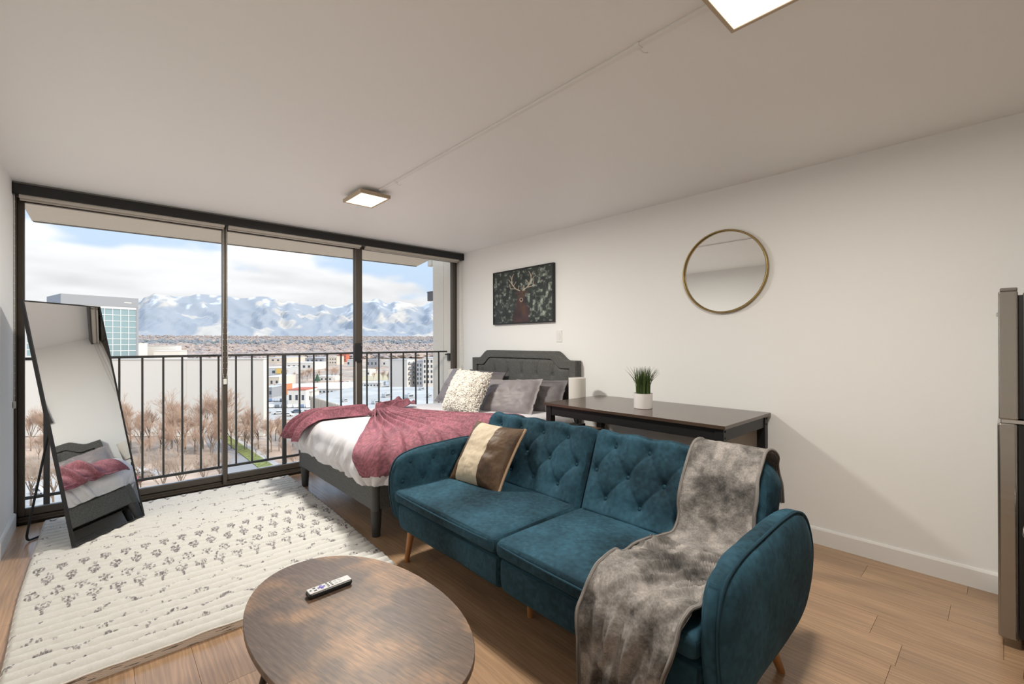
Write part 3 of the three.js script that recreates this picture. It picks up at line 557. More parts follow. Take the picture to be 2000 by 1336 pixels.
function tableLamp(x, z, label) {
  const g = thing('table_lamp', label, 'lamp', [x, 0.505, z]);
  mesh('base', bx(-0.05, 0, -0.05, 0.05, 0.035, 0.05, 0.004), M.black, g); mesh('stem', cyl(0.011, 0.011, 0.035, 0.24, 16), M.black, g); mesh('collar', cyl(0.035, 0.02, 0.10, 0.17, 20), M.black, g);
  const sh = phys(rgb(0.86, 0.83, 0.78), 0.9, { transmission: 0.3, thickness: 0, side: THREE.DoubleSide });
  mesh('lamp_shade', lathe([[0.073, 0.215], [0.073, 0.425], [0.0712, 0.425], [0.0712, 0.215], [0.073, 0.215]], 48), sh, g);
  mesh('shade_ring', lathe([[0.0735, 0.421], [0.0735, 0.426], [0.0705, 0.426], [0.0705, 0.421], [0.0735, 0.421]], 48), M.white, g); mesh('spider', [rod(V(-0.072, 0.235, 0), V(0.072, 0.235, 0), 0.002), rod(V(0, 0.235, -0.072), V(0, 0.235, 0.072), 0.002)], M.white, g);
  return g;
}
tableLamp(3.46, 2.018, 'table lamp with white drum shade behind the long table');
tableLamp(3.46, 0.19, 'table lamp with white drum shade between the bed and the windows');
// ---- long table
{
  const y = 0.772, x0 = 2.958, x1 = 3.668, z0 = 2.098, z1 = 3.466, g = thing('dining_table', 'long dark wood table with black legs against the wall', 'table', [3.313, 0, 2.782]);
  const t = tex(256, 1024, (u, v) => { const n = tn(u, v * 0.05, 64, 121, 3), b = tn(u, v, 3, 123, 3), k = 1 + 0.16 * n + 0.14 * b; return [84 * k, 68 * k, 58 * k]; });
  const topG = bx(x0, y - 0.02, z0, x1, y, z1, 0.002); { const p = topG.attributes.position, uv = topG.attributes.uv; for (let i = 0; i < p.count; i++) uv.setXY(i, (p.getX(i) - x0) / 0.71, (p.getZ(i) - z0) / 1.37); }
  pm('table_top', topG, phys(rgb(0.9, 0.9, 0.9), 0.17, { map: t, ior: 1.6 }), g);
  pm('apron', bx(x0 + 0.02, y - 0.092, z0 + 0.06, x0 + 0.045, y - 0.02, z1 - 0.06, 0.002), M.blackMetal, g); pm('apron', bx(x1 - 0.045, y - 0.092, z0 + 0.06, x1 - 0.02, y - 0.02, z1 - 0.06, 0.002), M.blackMetal, g);
  pm('apron', bx(x0 + 0.06, y - 0.092, z0 + 0.02, x1 - 0.06, y - 0.02, z0 + 0.045, 0.002), M.blackMetal, g); pm('apron', bx(x0 + 0.06, y - 0.092, z1 - 0.045, x1 - 0.06, y - 0.02, z1 - 0.02, 0.002), M.blackMetal, g);
  for (const x of [x0 + 0.014, x1 - 0.064]) for (const z of [z0 + 0.014, z1 - 0.064]) {
    const L = pm('leg', bx(x, 0, z, x + 0.05, y - 0.02, z + 0.05, 0.002), M.blackMetal, g);
    for (const yy of [0.735, 0.70]) { const s = cyl(0.006, 0.006, -0.002, 0.002, 10).rotateX(Math.PI / 2).translate(x + 0.025 - g.position.x, yy, z + 0.0515 - g.position.z); mesh('bolt', s, M.black, L); }
  }
  const stool = (zc, label) => { const s = thing('stool', label, 'stool', [3.46, 0, zc], 0, 'stools under the long table'); mesh('seat', bx(-0.16, 0.425, -0.19, 0.16, 0.45, 0.19, 0.004), std(rgb(0.16, 0.15, 0.13), 0.4), s); for (const a of [-1, 1]) for (const b of [-1, 1]) mesh('leg', bx(a * 0.14 - 0.013, 0, b * 0.17 - 0.013, a * 0.14 + 0.013, 0.425, b * 0.17 + 0.013), M.blackMetal, s); mesh('stretcher', bx(-0.127, 0.12, -0.176, 0.127, 0.14, -0.164), M.blackMetal, s); mesh('stretcher', bx(-0.127, 0.12, 0.164, 0.127, 0.14, 0.176), M.blackMetal, s); };
  stool(2.42, 'low dark stool under the long table, closer to the night stand'); stool(2.86, 'low dark stool under the long table, farther from the night stand');
}
{ // potted grass
  const g = thing('potted_grass', 'green grass plant in a white round pot on the long table', 'plant', [3.249, 0.772, 2.785]);
  mesh('pot', lathe([[0, 0], [0.06, 0], [0.063, 0.003], [0.0645, 0.105], [0.0605, 0.105], [0.058, 0.085], [0, 0.085]], 48), std(rgb(0.82, 0.78, 0.76), 0.45), g);
  mesh('soil', cyl(0.058, 0.058, 0.08, 0.09, 24), std(rgb(0.03, 0.025, 0.02), 0.95), g);
  const r = rng(21), cols = [[0.06, 0.10, 0.02], [0.10, 0.15, 0.03], [0.03, 0.06, 0.015]];
  for (let c = 0; c < 3; c++) { const L = []; for (let k = 0; k < 62; k++) {
    const a = r() * 6.283, q = 0.048 * Math.sqrt(r()), out = r() < 0.22 ? 0.05 + 0.05 * r() : 0.024 * r(), h = 0.15 + 0.06 * r(), x = Math.cos(a) * q, z = Math.sin(a) * q, dx = Math.cos(a), dz = Math.sin(a);
    const cv = new THREE.CatmullRomCurve3([V(x, 0.085, z), V(x + dx * out * 0.12, 0.085 + h * 0.5, z + dz * out * 0.12), V(x + dx * out, 0.085 + h, z + dz * out)]), t = new THREE.TubeGeometry(cv, 6, 0.0022, 4), P = t.attributes.position;
    for (let i = 0; i <= 6; i++) { const cpt = cv.getPointAt(i / 6), s = 1 - 0.85 * (i / 6) ** 2; for (let j = 0; j <= 4; j++) { const id = i * 5 + j; P.setXYZ(id, cpt.x + (P.getX(id) - cpt.x) * s, cpt.y + (P.getY(id) - cpt.y) * s, cpt.z + (P.getZ(id) - cpt.z) * s); } } L.push(t);
  } mesh('grass_blades', L, std(rgb(...cols[c]), 0.55), g); }
}
// ---- wall mirror and stag picture
{
  const g = thing('round_mirror', 'round wall mirror with thin brass frame', 'mirror', [W, 1.7275, 3.165]);
  const fr = lathe([[0.279, 0], [0.292, 0], [0.292, 0.026], [0.287, 0.03], [0.279, 0.026], [0.279, 0]], 96).rotateZ(Math.PI / 2);
  mesh('frame', fr, std(rgb(0.36, 0.26, 0.11), 0.32, { metalness: 0.9 }), g);
  mesh('glass', cyl(0.281, 0.281, 0.004, 0.012, 96).rotateZ(Math.PI / 2), M.mirror, g);
}
{
  const g = thing('stag_picture', 'framed picture of a stag in a dark forest above the bed', 'picture', [W, 1.72, 1.118]);
  const hw = 0.452, hh = 0.287, d = 0.032;
  mesh('frame', [bx(-d, -hh, -hw, 0, -hh + 0.014, hw), bx(-d, hh - 0.014, -hw, 0, hh, hw), bx(-d, -hh + 0.014, -hw, 0, hh - 0.014, -hw + 0.014), bx(-d, -hh + 0.014, hw - 0.014, 0, hh - 0.014, hw)], M.black, g);
  const ant = []; for (const s of [-1, 1]) { ant.push([[0.5 + s * 0.025, 0.60], [0.5 + s * 0.10, 0.65], 0.010], [[0.5 + s * 0.10, 0.65], [0.5 + s * 0.17, 0.76], 0.010], [[0.5 + s * 0.17, 0.76], [0.5 + s * 0.16, 0.88], 0.008], [[0.5 + s * 0.16, 0.88], [0.5 + s * 0.13, 0.94], 0.006], [[0.5 + s * 0.10, 0.65], [0.5 + s * 0.19, 0.66], 0.007], [[0.5 + s * 0.19, 0.66], [0.5 + s * 0.21, 0.75], 0.006], [[0.5 + s * 0.17, 0.76], [0.5 + s * 0.22, 0.84], 0.006], [[0.5 + s * 0.14, 0.70], [0.5 + s * 0.09, 0.78], 0.006], [[0.5 + s * 0.165, 0.83], [0.5 + s * 0.20, 0.92], 0.005], [[0.5 + s * 0.05, 0.62], [0.5 + s * 0.04, 0.70], 0.005]); }
  const print = tex(768, 512, (u, v) => {
    const n = fbm(u * 9, v * 7, 3, 4), b = Math.max(0, fbm(u * 24, v * 18, 8, 3) - 0.06 + 0.10 * (u > 0.5 ? 1 : 0) * sstep(0.2, 0.6, v) + 0.08 * sstep(0.5, 0.2, v)), k = 0.5 + 0.5 * n;
    let c = [26 + 34 * k + 200 * b, 32 + 36 * k + 205 * b, 31 + 32 * k + 190 * b];
    if (v < 0.1) c = c.map((x) => x * 0.8 + 6);
    const mix = (col, a) => { c = c.map((x, i) => lerp(x, col[i], clamp(a))); };
    const body = sstep(0.16, 0.12, Math.abs(u - 0.5 + 0.02 * Math.sin(v * 20)) + Math.max(0, v - 0.18) * 0.35) * sstep(0.42, 0.36, v); mix([64 + 20 * n, 46 + 14 * n, 46 + 12 * n], body);
    const neck = sstep(0.085, 0.065, Math.abs(u - 0.495)) * sstep(0.5, 0.44, v) * sstep(0.1, 0.2, v); mix([70 + 30 * n, 50 + 20 * n, 46], neck);
    const head = sstep(1, 0.85, Math.hypot((u - 0.5) / (0.045 + 0.03 * sstep(0.42, 0.55, v)), (v - 0.51) / 0.115)); mix([82 + 34 * n, 62 + 26 * n, 50], head);
    const ear = Math.max(sstep(1, 0.8, Math.hypot((u - 0.425) / 0.045, (v - 0.565) / 0.022)), sstep(1, 0.8, Math.hypot((u - 0.575) / 0.045, (v - 0.565) / 0.022))); mix([74, 56, 48], ear);
    mix([168, 150, 132], sstep(0.036, 0.026, Math.hypot(u - 0.5, (v - 0.425) * 0.75)) * 0.9); mix([24, 20, 20], sstep(0.018, 0.012, Math.hypot(u - 0.5, (v - 0.43) * 0.8)));
    for (const s of [-1, 1]) mix([14, 12, 12], sstep(0.011, 0.007, Math.hypot(u - 0.5 - s * 0.042, v - 0.535)));
    for (const [p, q, w] of ant) mix([196, 176, 156], sstep(w, w * 0.5, segd(u, v * 0.9, [p[0], p[1] * 0.9], [q[0], q[1] * 0.9])));
    return c;
  });
  const pl = new THREE.PlaneGeometry(2 * hw - 0.028, 2 * hh - 0.028).rotateY(-Math.PI / 2).translate(-0.027, 0, 0);
  mesh('print', pl, std(rgb(1, 1, 1), 0.55, { map: print }), g).userData.label = 'stag print';
  mesh('backing', bx(-0.026, -hh + 0.014, -hw + 0.014, -0.002, hh - 0.014, hw - 0.014), M.black, g);
}
// ---- leaning floor mirror
{
  const g = thing('floor_mirror', 'tall black-framed mirror leaning back on a bent tube stand', 'mirror', [0.493, 0.03, 0.614]);
  const e = V(0.6906, 0, -0.7233).normalize(), n = V(0.7233, 0, 0.6906).normalize(), th = (12.25 * Math.PI) / 180, u = V(0, Math.cos(th), 0).addScaledVector(n, -Math.sin(th)), nn = e.clone().cross(u).normalize();
  const w = 0.4895, h = 1.5, toW = (q) => basis(q, V(0, 0, 0), e, u, nn);
  const b = 0.007, dd = 0.022;
  mesh('frame', [bx(-w / 2, 0, -dd, -w / 2 + b, h, 0), bx(w / 2 - b, 0, -dd, w / 2, h, 0), bx(-w / 2 + b, 0, -dd, w / 2 - b, b, 0), bx(-w / 2 + b, h - b, -dd, w / 2 - b, h, 0)].map(toW), M.blackMetal, g);
  mesh('glass', toW(bx(-w / 2 + b, b, -0.010, w / 2 - b, h - b, -0.004)), M.mirror, g);
  mesh('back_panel', toW(bx(-w / 2 + b, b, -dd + 0.002, w / 2 - b, h - b, -0.0105)), std(rgb(0.05, 0.05, 0.05), 0.7), g);
  // U-shaped stand from hinges at two thirds height to the floor behind
  const hi = 0.95, q = (s, t, out) => e.clone().multiplyScalar(s).addScaledVector(u, t).addScaledVector(nn, -dd - out);
  const f0 = (s) => { const p = e.clone().multiplyScalar(s).addScaledVector(n, -0.436); p.y = -0.03 + 0.008; return p; };
  const hs = w / 2 - 0.116, L = q(-hs, hi, 0.004), R = q(hs, hi, 0.004), l = f0(-hs), r = f0(hs);
  const k1 = l.clone().lerp(L, 0.06), k2 = l.clone().lerp(r, 0.12), k3 = r.clone().lerp(l, 0.12), k4 = r.clone().lerp(R, 0.06);
  const st = new THREE.CurvePath(); st.add(new THREE.LineCurve3(L, k1)); st.add(new THREE.QuadraticBezierCurve3(k1, l, k2)); st.add(new THREE.LineCurve3(k2, k3)); st.add(new THREE.QuadraticBezierCurve3(k3, r, k4)); st.add(new THREE.LineCurve3(k4, R));
  mesh('stand', new THREE.TubeGeometry(st, 240, 0.0065, 10), M.blackMetal, g);
  for (const s of [-1, 1]) { const p = (s < 0 ? l.clone().lerp(L, 0.78) : r.clone().lerp(R, 0.78)); mesh('stay', rod(p, q(s * hs, hi * 0.80, 0), 0.003), M.steel, g); }
}
// ---- rug
{
  const g = thing('rug', 'thick cream rug with grey folk pattern and ribbed pile', 'rug', [0.9, 0, 1.13]);
  const z0 = 0.045, z1 = 2.255, X0 = (z) => 0.143 + 0.03 * sstep(1.2, 2.25, z), X1 = (z) => 1.708 - 0.075 * (z / 2.25) ** 2, LZ = z1 - z0, LX = 1.58;
  // woven marks: rows of flowers, crosses and wandering zigzags
  const S = 2048, cv = document.createElement('canvas'); cv.width = 1536; cv.height = S; const c = cv.getContext('2d');
  c.fillStyle = '#d3d1cc'; c.fillRect(0, 0, 1536, S);
  const r = rng(303), mx = 1536 / LX, my = S / LZ, col = () => { const k = 80 + r() * 70; return `rgba(${k},${k - 4},${k - 2},${0.3 + 0.45 * r()})`; };
  const dab = (x, y, w, h) => { c.fillStyle = col(); c.beginPath(); c.ellipse(x * mx, y * my, w * mx, h * my, 0, 0, 7); c.fill(); };
  const speck = (x, y, n, s) => { for (let k = 0; k < n; k++) dab(x + (r() - 0.5) * s, y + (r() - 0.5) * s * 1.2, 0.0025 + 0.003 * r(), 0.003 + 0.004 * r()); };
  const flower = (x, y, s) => { for (let k = 0; k < 7; k++) { const a = (k / 7) * 6.283; speck(x + Math.cos(a) * 0.017 * s, y + Math.sin(a) * 0.02 * s, 6, 0.013 * s); } speck(x, y, 5, 0.012 * s); for (let k = 0; k < 5; k++) speck(x + (r() - 0.5) * 0.006, y + 0.032 * s + k * 0.009 * s, 4, 0.009 * s); for (const q of [-1, 1]) for (let k = 0; k < 3; k++) speck(x + q * (0.007 + 0.006 * k) * s, y + 0.045 * s - k * 0.007 * s, 3, 0.008 * s); };
  const zig = (y, amp, step, n) => { for (let x = 0; x < LX; x += 0.0045) { const t = Math.abs(frac(x / step) * 2 - 1), yy = y + (t - 0.5) * amp * 2; if (r() < 0.4 + 0.4 * noise(x * 6, y * 9, 3)) speck(x, yy + 0.012 * noise(x * 8, y * 5, 6), n, 0.013); } };
  const cross = (x, y, s) => { for (let k = -5; k <= 5; k++) { speck(x + k * 0.006 * s, y + k * 0.006 * s, 3, 0.006); speck(x + k * 0.006 * s, y - k * 0.006 * s, 3, 0.006); } };
  for (let x = 0.05; x < LX; x += 0.105) cross(x, 0.06, 1);
  zig(0.25, 0.02, 0.12, 1); zig(0.44, 0.026, 0.19, 2);
  for (let x = 0.06; x < LX; x += 0.13) { speck(x, 0.55, 16, 0.03); speck(x, 0.60, 6, 0.016); }
  zig(0.70, 0.032, 0.21, 3); zig(0.84, 0.016, 0.11, 1);
  for (let row = 0; row < 4; row++) for (let x = 0.05 + (row % 2) * 0.045; x < LX; x += 0.09) flower(x, 0.98 + row * 0.155, 0.95 + 0.12 * row);
  for (let row = 0; row < 3; row++) for (let x = 0.095; x < LX; x += 0.18) speck(x, 1.06 + row * 0.16, 6, 0.02);
  zig(1.66, 0.04, 0.24, 3); zig(1.82, 0.03, 0.15, 2); zig(1.96, 0.035, 0.22, 3); zig(2.09, 0.02, 0.1, 2);
  for (let k = 0; k < 60000; k++) { const d = r() < 0.5; c.fillStyle = d ? `rgba(205,198,184,${0.25 * r()})` : `rgba(236,234,229,${0.35 * r()})`; c.fillRect(r() * 1536, r() * S, 3 + 6 * r(), 2 + 3 * r()); }
  const map = new THREE.CanvasTexture(cv); map.colorSpace = THREE.SRGBColorSpace; map.flipY = false;
  const nib = 33, pile = (x, z) => { const ph = (z - z0) / LZ * nib + 0.12 * noise(x * 2.2, z * 3, 4) + 0.05 * noise(x * 9, z * 9, 2), w = Math.abs(Math.sin(ph * Math.PI)); return 0.020 * Math.pow(w, 0.75) + 0.0035 * fbm(x * 38, z * 30, 3, 2); };
  const topG = surf(150, 460, (a, b) => { const z = lerp(z0, z1, b), x = lerp(X0(z), X1(z), a), e = sstep(0, 0.012, Math.min(a * LX, (1 - a) * LX)), lift = 0.020 * sstep(1.75, 2.24, z) * (1 - 0.6 * sstep(1.0, 1.7, x)); return V(x, 0.010 + e * pile(x, z) + lift, z); });
  { const i = topG.index.array; for (let k = 0; k < i.length; k += 3) { const q = i[k]; i[k] = i[k + 1]; i[k + 1] = q; } topG.computeVertexNormals(); }
  pm('pile', topG, std(rgb(1, 1, 1), 0.95, { map }), g);
  // woven binding along the four sides
  const bind = std(rgb(1, 1, 1), 0.8, { map: tex(512, 128, (u, v) => { const w = 0.5 + 0.5 * Math.sin(u * 6.283 * 90) * Math.sin(v * 6.283 * 14), d = tn(u, v, 24, 141, 2) > 0.33 ? 0.55 : 1, k = (0.82 + 0.16 * w) * d; return [236 * k, 220 * k, 206 * k]; }, true, [1, 1]) });
  const edge = (f, a, b) => { const P = topG.attributes.position; return surf(120, 2, (s, t) => { const p = f(s); return V(p.x, p.y * (1 - t) + 0.0005 * t, p.z); }, 0, [a, b]); };
  const topAt = (i, j) => { const id = i * 461 + j, P = topG.attributes.position; return V(P.getX(id) + g.position.x, P.getY(id) + g.position.y, P.getZ(id) + g.position.z); };
  const both = (q) => { q.computeVertexNormals(); return q; };
  bind.side = THREE.DoubleSide;
  pm('edge_binding', both(edge((s) => topAt(Math.round(s * 150), 460), 1, 0.3)), bind, g); pm('edge_binding', both(edge((s) => topAt(Math.round(s * 150), 0), 1, 0.3)), bind, g);
  pm('edge_binding', both(edge((s) => topAt(0, Math.round(s * 460)), 1.3, 0.3)), bind, g); pm('edge_binding', both(edge((s) => topAt(150, Math.round(s * 460)), 1.3, 0.3)), bind, g);
  // piping along the near edge
  const ep = []; for (let k = 0; k <= 40; k++) ep.push(topAt(Math.round((k / 40) * 150), 460).add(V(0, 0.001, 0.001))); pm('piping', tube(ep, 0.0035, 120, 6), std(rgb(0.74, 0.70, 0.64), 0.8), g);
}
// ---- coffee table and remote
{
  const cx = 1.002, cz = 3.185, y = 0.42, g = thing('coffee_table', 'oval rustic wood coffee table with splayed black legs', 'table', [cx, 0, cz]);
  const rot = 0.048, out = []; for (let k = 0; k < 96; k++) { const a = (k / 96) * 6.283, c = Math.cos(a), s = Math.sin(a), p = 2.12, X = 0.265 * Math.sign(c) * Math.abs(c) ** (2 / p), Z = 0.452 * Math.sign(s) * Math.abs(s) ** (2 / p); out.push([X * Math.cos(rot) + Z * Math.sin(rot), -(Z * Math.cos(rot) - X * Math.sin(rot))]); }
  const top = extrude(out, 0.018, 0.0012, 1).rotateX(-Math.PI / 2).translate(0, y - 0.018, 0);
  { const p = top.attributes.position, uv = top.attributes.uv; for (let i = 0; i < p.count; i++) uv.setXY(i, (p.getX(i) * 0.22 + p.getZ(i) * 0.975) * 1.35 + 0.31, (p.getX(i) * 0.975 - p.getZ(i) * 0.22) * 1.35 + 0.12); }
  const T1 = mesh('table_top', top, rusticMat, g);
  mesh('underframe', [bx(-0.13, y - 0.03, -0.24, 0.13, y - 0.019, -0.21), bx(-0.13, y - 0.03, 0.21, 0.13, y - 0.019, 0.24), bx(-0.012, y - 0.03, -0.21, 0.012, y - 0.019, 0.21)], M.blackMetal, g);
  for (const sx of [-1, 1]) for (const sz of [-1, 1]) mesh('leg', rod(V(sx * 0.20, 0, sz * 0.33), V(sx * 0.13, y - 0.018, sz * 0.22), 0.009, 0.017, 16), M.blackMetal, g);
}
{
  const g = thing('remote_control', 'black and white remote control with purple arrow pad', 'remote', [0.999, 0.42, 3.0], 0.03);
  mesh('body', new RoundedBoxGeometry(0.142, 0.017, 0.040, 4, 0.008).translate(0, 0.0095, 0), std(rgb(0.012, 0.012, 0.013), 0.3), g);
  mesh('face', new RoundedBoxGeometry(0.136, 0.004, 0.034, 3, 0.0019).translate(0, 0.0185, 0), std(rgb(0.72, 0.72, 0.72), 0.35), g);
  const dark = std(rgb(0.03, 0.03, 0.03), 0.5), purple = std(rgb(0.11, 0.07, 0.42), 0.45), y = 0.0212, b = (x, z, w, d) => bx(x - w, y - 0.002, z - d, x + w, y, z + d, 0.0008);
  mesh('power_button', cyl(0.0034, 0.0034, y - 0.002, y, 16, -0.060, 0.0), dark, g);
  for (const z of [-0.008, 0.008]) mesh('button', b(-0.047, z, 0.0045, 0.004), dark, g);
  mesh('arrow_pad', [b(-0.026, 0, 0.012, 0.0042), b(-0.026, 0, 0.0042, 0.012)], purple, g); mesh('ok_button', cyl(0.004, 0.004, y - 0.001, y + 0.001, 16, -0.026, 0), std(rgb(0.3, 0.26, 0.7), 0.4), g);
  for (const x of [-0.006, 0.006]) for (const z of [-0.010, 0, 0.010]) mesh('button', b(x, z, 0.0036, 0.003), dark, g);
  for (const x of [0.020, 0.034]) for (const z of [-0.0075, 0.0075]) mesh('shortcut_button', b(x, z, 0.005, 0.0045), std(rgb(0.5, 0.5, 0.5), 0.5), g);
}
// ---- refrigerator and bin at the kitchen end
{
  const x0 = 3.125, x1 = 3.672, g = thing('refrigerator', 'stainless steel top-freezer refrigerator standing against the right wall', 'refrigerator', [3.4, 0, 4.76]);
  const brushed = std(rgb(0.34, 0.32, 0.29), 0.34, { metalness: 0.85, roughnessMap: tex(128, 128, (u, v) => grey(0.6 + 0.4 * tn(u * 0.05, v, 64, 151, 2)), false) }), side = std(rgb(0.15, 0.13, 0.115), 0.5, { metalness: 0.3 });
  pm('cabinet', bx(x0 + 0.002, 0.03, 4.545, x1, 1.425, 5.06, 0.004), side, g);
  pm('gasket', [bx(x0 + 0.012, 0.05, 4.53, x1 - 0.01, 0.9, 4.546), bx(x0 + 0.012, 0.925, 4.53, x1 - 0.01, 1.415, 4.546)], M.black, g);
  pm('freezer_door', bx(x0, 0.918, 4.477, x1, 1.432, 4.531, 0.006), brushed, g); pm('fridge_door', bx(x0, 0.04, 4.473, x1, 0.904, 4.529, 0.010), brushed, g);
  pm('hinge', bx(x0 + 0.004, 0.904, 4.485, x0 + 0.06, 0.918, 4.55), M.steel, g); pm('hinge_cover', bx(x0 + 0.005, 1.432, 4.482, x0 + 0.06, 1.446, 4.53, 0.004), side, g);
  pm('badge', bx(x0 + 0.16, 1.338, 4.470, x0 + 0.19, 1.358, 4.4775, 0.002), M.steel, g);
  for (const x of [x0 + 0.05, x1 - 0.05]) for (const z of [4.58, 5.02]) pm('foot', cyl(0.02, 0.02, 0, 0.035, 12, x, z), M.black, g);
}
{
  const g = thing('trash_bin', 'round polished steel bin in front of the refrigerator side', 'bin', [2.93, 0, 4.69]);
  mesh('body', lathe([[0, 0.03], [0.148, 0.03], [0.15, 0.034], [0.15, 0.53], [0.146, 0.53], [0.146, 0.04], [0, 0.04]], 64), std(rgb(0.7, 0.69, 0.67), 0.08, { metalness: 1 }), g);
  mesh('base_ring', lathe([[0, 0], [0.152, 0], [0.154, 0.008], [0.152, 0.034], [0, 0.034]], 64), M.black, g);
  mesh('lid', lathe([[0.152, 0.53], [0.153, 0.55], [0.140, 0.585], [0.09, 0.612], [0, 0.62]].reverse(), 64), std(rgb(0.7, 0.69, 0.67), 0.08, { metalness: 1 }), g); mesh('lid_ring', lathe([[0.146, 0.525], [0.154, 0.525], [0.154, 0.535], [0.146, 0.535], [0.146, 0.525]], 64), M.black, g);
}
// ---------------------------------------------------------------- balcony ledge, soffit, wing wall, railing
{
  struct(mesh('balcony_ledge', bx(-0.6, -0.3, -0.42, W + 0.5, 0.022, -0.1, 0.008), std(rgb(0.62, 0.60, 0.56), 0.85, { bumpMap: plasterBump, bumpScale: 0.004 })), 'pale concrete ledge outside the windows');
  const sl = new THREE.Shape([[0.012, 0.06], [0.012, 0.9], [1.34, 0.85], [3.51, 0.735], [3.38, 0.16], [3.38, 0.06]].map(([x, z]) => new THREE.Vector2(x, z)));
  const sg = new THREE.ExtrudeGeometry(sl, { depth: 0.2, bevelEnabled: false }).rotateX(-Math.PI / 2).translate(0, 2.249, 0);
  const so = struct(mesh('balcony_soffit', uvm(sg), M.concrete), 'beige concrete slab overhanging the windows');
  mesh('drip_edge', rod(V(0.02, 2.246, -0.885), V(3.5, 2.246, -0.725), 0.007, 0.007, 8), std(rgb(0.3, 0.29, 0.27), 0.8), so);
  const ww = structGroup('wing_wall', 'beige concrete wing wall at the right end of the balcony');
  mesh('panel', bx(W + 0.002, -1.5, -0.365, W + 0.18, 2.7, -0.062, 0.004), M.concrete, ww); mesh('panel', bx(W + 0.002, -1.5, -0.62, W + 0.18, 2.7, -0.369, 0.004), M.concrete, ww);
  const lb = thing('balcony_light', 'small beige fixture at the top of the wing wall end', 'light fixture', [W + 0.03, 2.27, -0.635]);
  mesh('bracket', bx(-0.02, 0.0, -0.01, 0.03, 0.09, 0.012, 0.004), M.concrete, lb); mesh('cover', bx(-0.035, -0.005, -0.11, 0.035, 0.085, -0.012, 0.012), std(rgb(0.66, 0.62, 0.53), 0.6), lb);
  const jb = thing('junction_box', 'dark grey box fixed to the wing wall end', 'box', [W + 0.03, 1.80, -0.635]);
  mesh('housing', bx(-0.03, 0, -0.12, 0.03, 0.12, 0.013, 0.004), std(rgb(0.12, 0.12, 0.125), 0.5), jb); mesh('lid', bx(-0.034, 0.112, -0.124, 0.034, 0.126, 0.0, 0.003), std(rgb(0.10, 0.10, 0.105), 0.5), jb);
  const R = thing('balcony_railing', 'dark metal railing with thin upright bars outside the windows', 'railing', [0, 0, -0.231]);
  const rm = std(rgb(0.05, 0.051, 0.05), 0.45, { metalness: 0.3 });
  mesh('top_rail', bx(-0.35, 1.118, -0.02, 3.635, 1.138, 0.02, 0.003), rm, R); mesh('bottom_rail', bx(-0.35, 0.118, -0.01, 3.60, 0.14, 0.01, 0.003), rm, R);
  const B = []; for (let x = 0.27; x < 0.5; x += 0.135) B.push(x); B.push(0.54, 0.681, 0.816, 0.944, 1.075, 1.207, 1.342, 1.47, 1.604, 1.89, 2.027, 2.16, 2.304, 2.448, 2.59, 2.73, 2.88, 3.035, 3.197, 3.352, 3.52, 0.0, -0.13, -0.26);
  for (const x of B) mesh('bar', bx(x - 0.007, 0.13, -0.007, x + 0.007, 1.12, 0.007), rm, R);
  for (const x of [0.139, 1.748]) mesh('post', bx(x - 0.0165, 0.02, -0.0165, x + 0.0165, 1.12, 0.0165, 0.002), rm, R);
  mesh('wall_bracket', [bx(3.62, 1.085, -0.012, 3.66, 1.10, 0.012), bx(3.655, 1.01, -0.02, W + 0.002, 1.105, 0.022, 0.003)], rm, R);
}
// ---------------------------------------------------------------- the city below
const GY = -28, FWD = V(Math.sin(YAW), 0, -Math.cos(YAW));
const G = (px, py) => onLevel(px, py, GY);
const depthOf = (p) => p.clone().sub(CAM).dot(FWD);
const yAt = (px, py, depth) => alongRay(px, py, depth).y;
const CM = {
  asphalt: std(rgb(0.30, 0.29, 0.285), 0.9), paving: std(rgb(0.48, 0.45, 0.41), 0.9), lawn: std(rgb(0.28, 0.31, 0.10), 0.95, { map: tex(128, 128, (u, v) => { const k = 1 + 0.3 * tn(u, v, 16, 201, 3); return [225 * k, 225 * k, 215 * k]; }) }), dry: std(rgb(0.50, 0.42, 0.27), 0.95),
  cream: std(rgb(0.74, 0.70, 0.635), 0.8), beige: std(rgb(0.62, 0.55, 0.46), 0.8), white: std(rgb(0.68, 0.655, 0.61), 0.7), lightGrey: std(rgb(0.52, 0.53, 0.53), 0.7), grey: std(rgb(0.30, 0.31, 0.33), 0.7), dark: std(rgb(0.10, 0.11, 0.12), 0.5), tan: std(rgb(0.58, 0.40, 0.26), 0.85), red: std(rgb(0.50, 0.14, 0.08), 0.7), orange: std(rgb(0.68, 0.26, 0.12), 0.6), yellow: std(rgb(0.72, 0.50, 0.14), 0.6), roof: std(rgb(0.62, 0.605, 0.57), 0.8, { map: tex(256, 256, (u, v) => { const k = 1 + 0.12 * tn(u, v, 6, 211, 4); return [225 * k, 225 * k, 224 * k]; }) }),
  win: std(rgb(0.06, 0.08, 0.10), 0.12), curtain: phys(rgb(0.34, 0.47, 0.50), 0.06, { metalness: 0.45 }), mullion: std(rgb(0.62, 0.64, 0.64), 0.5),
};
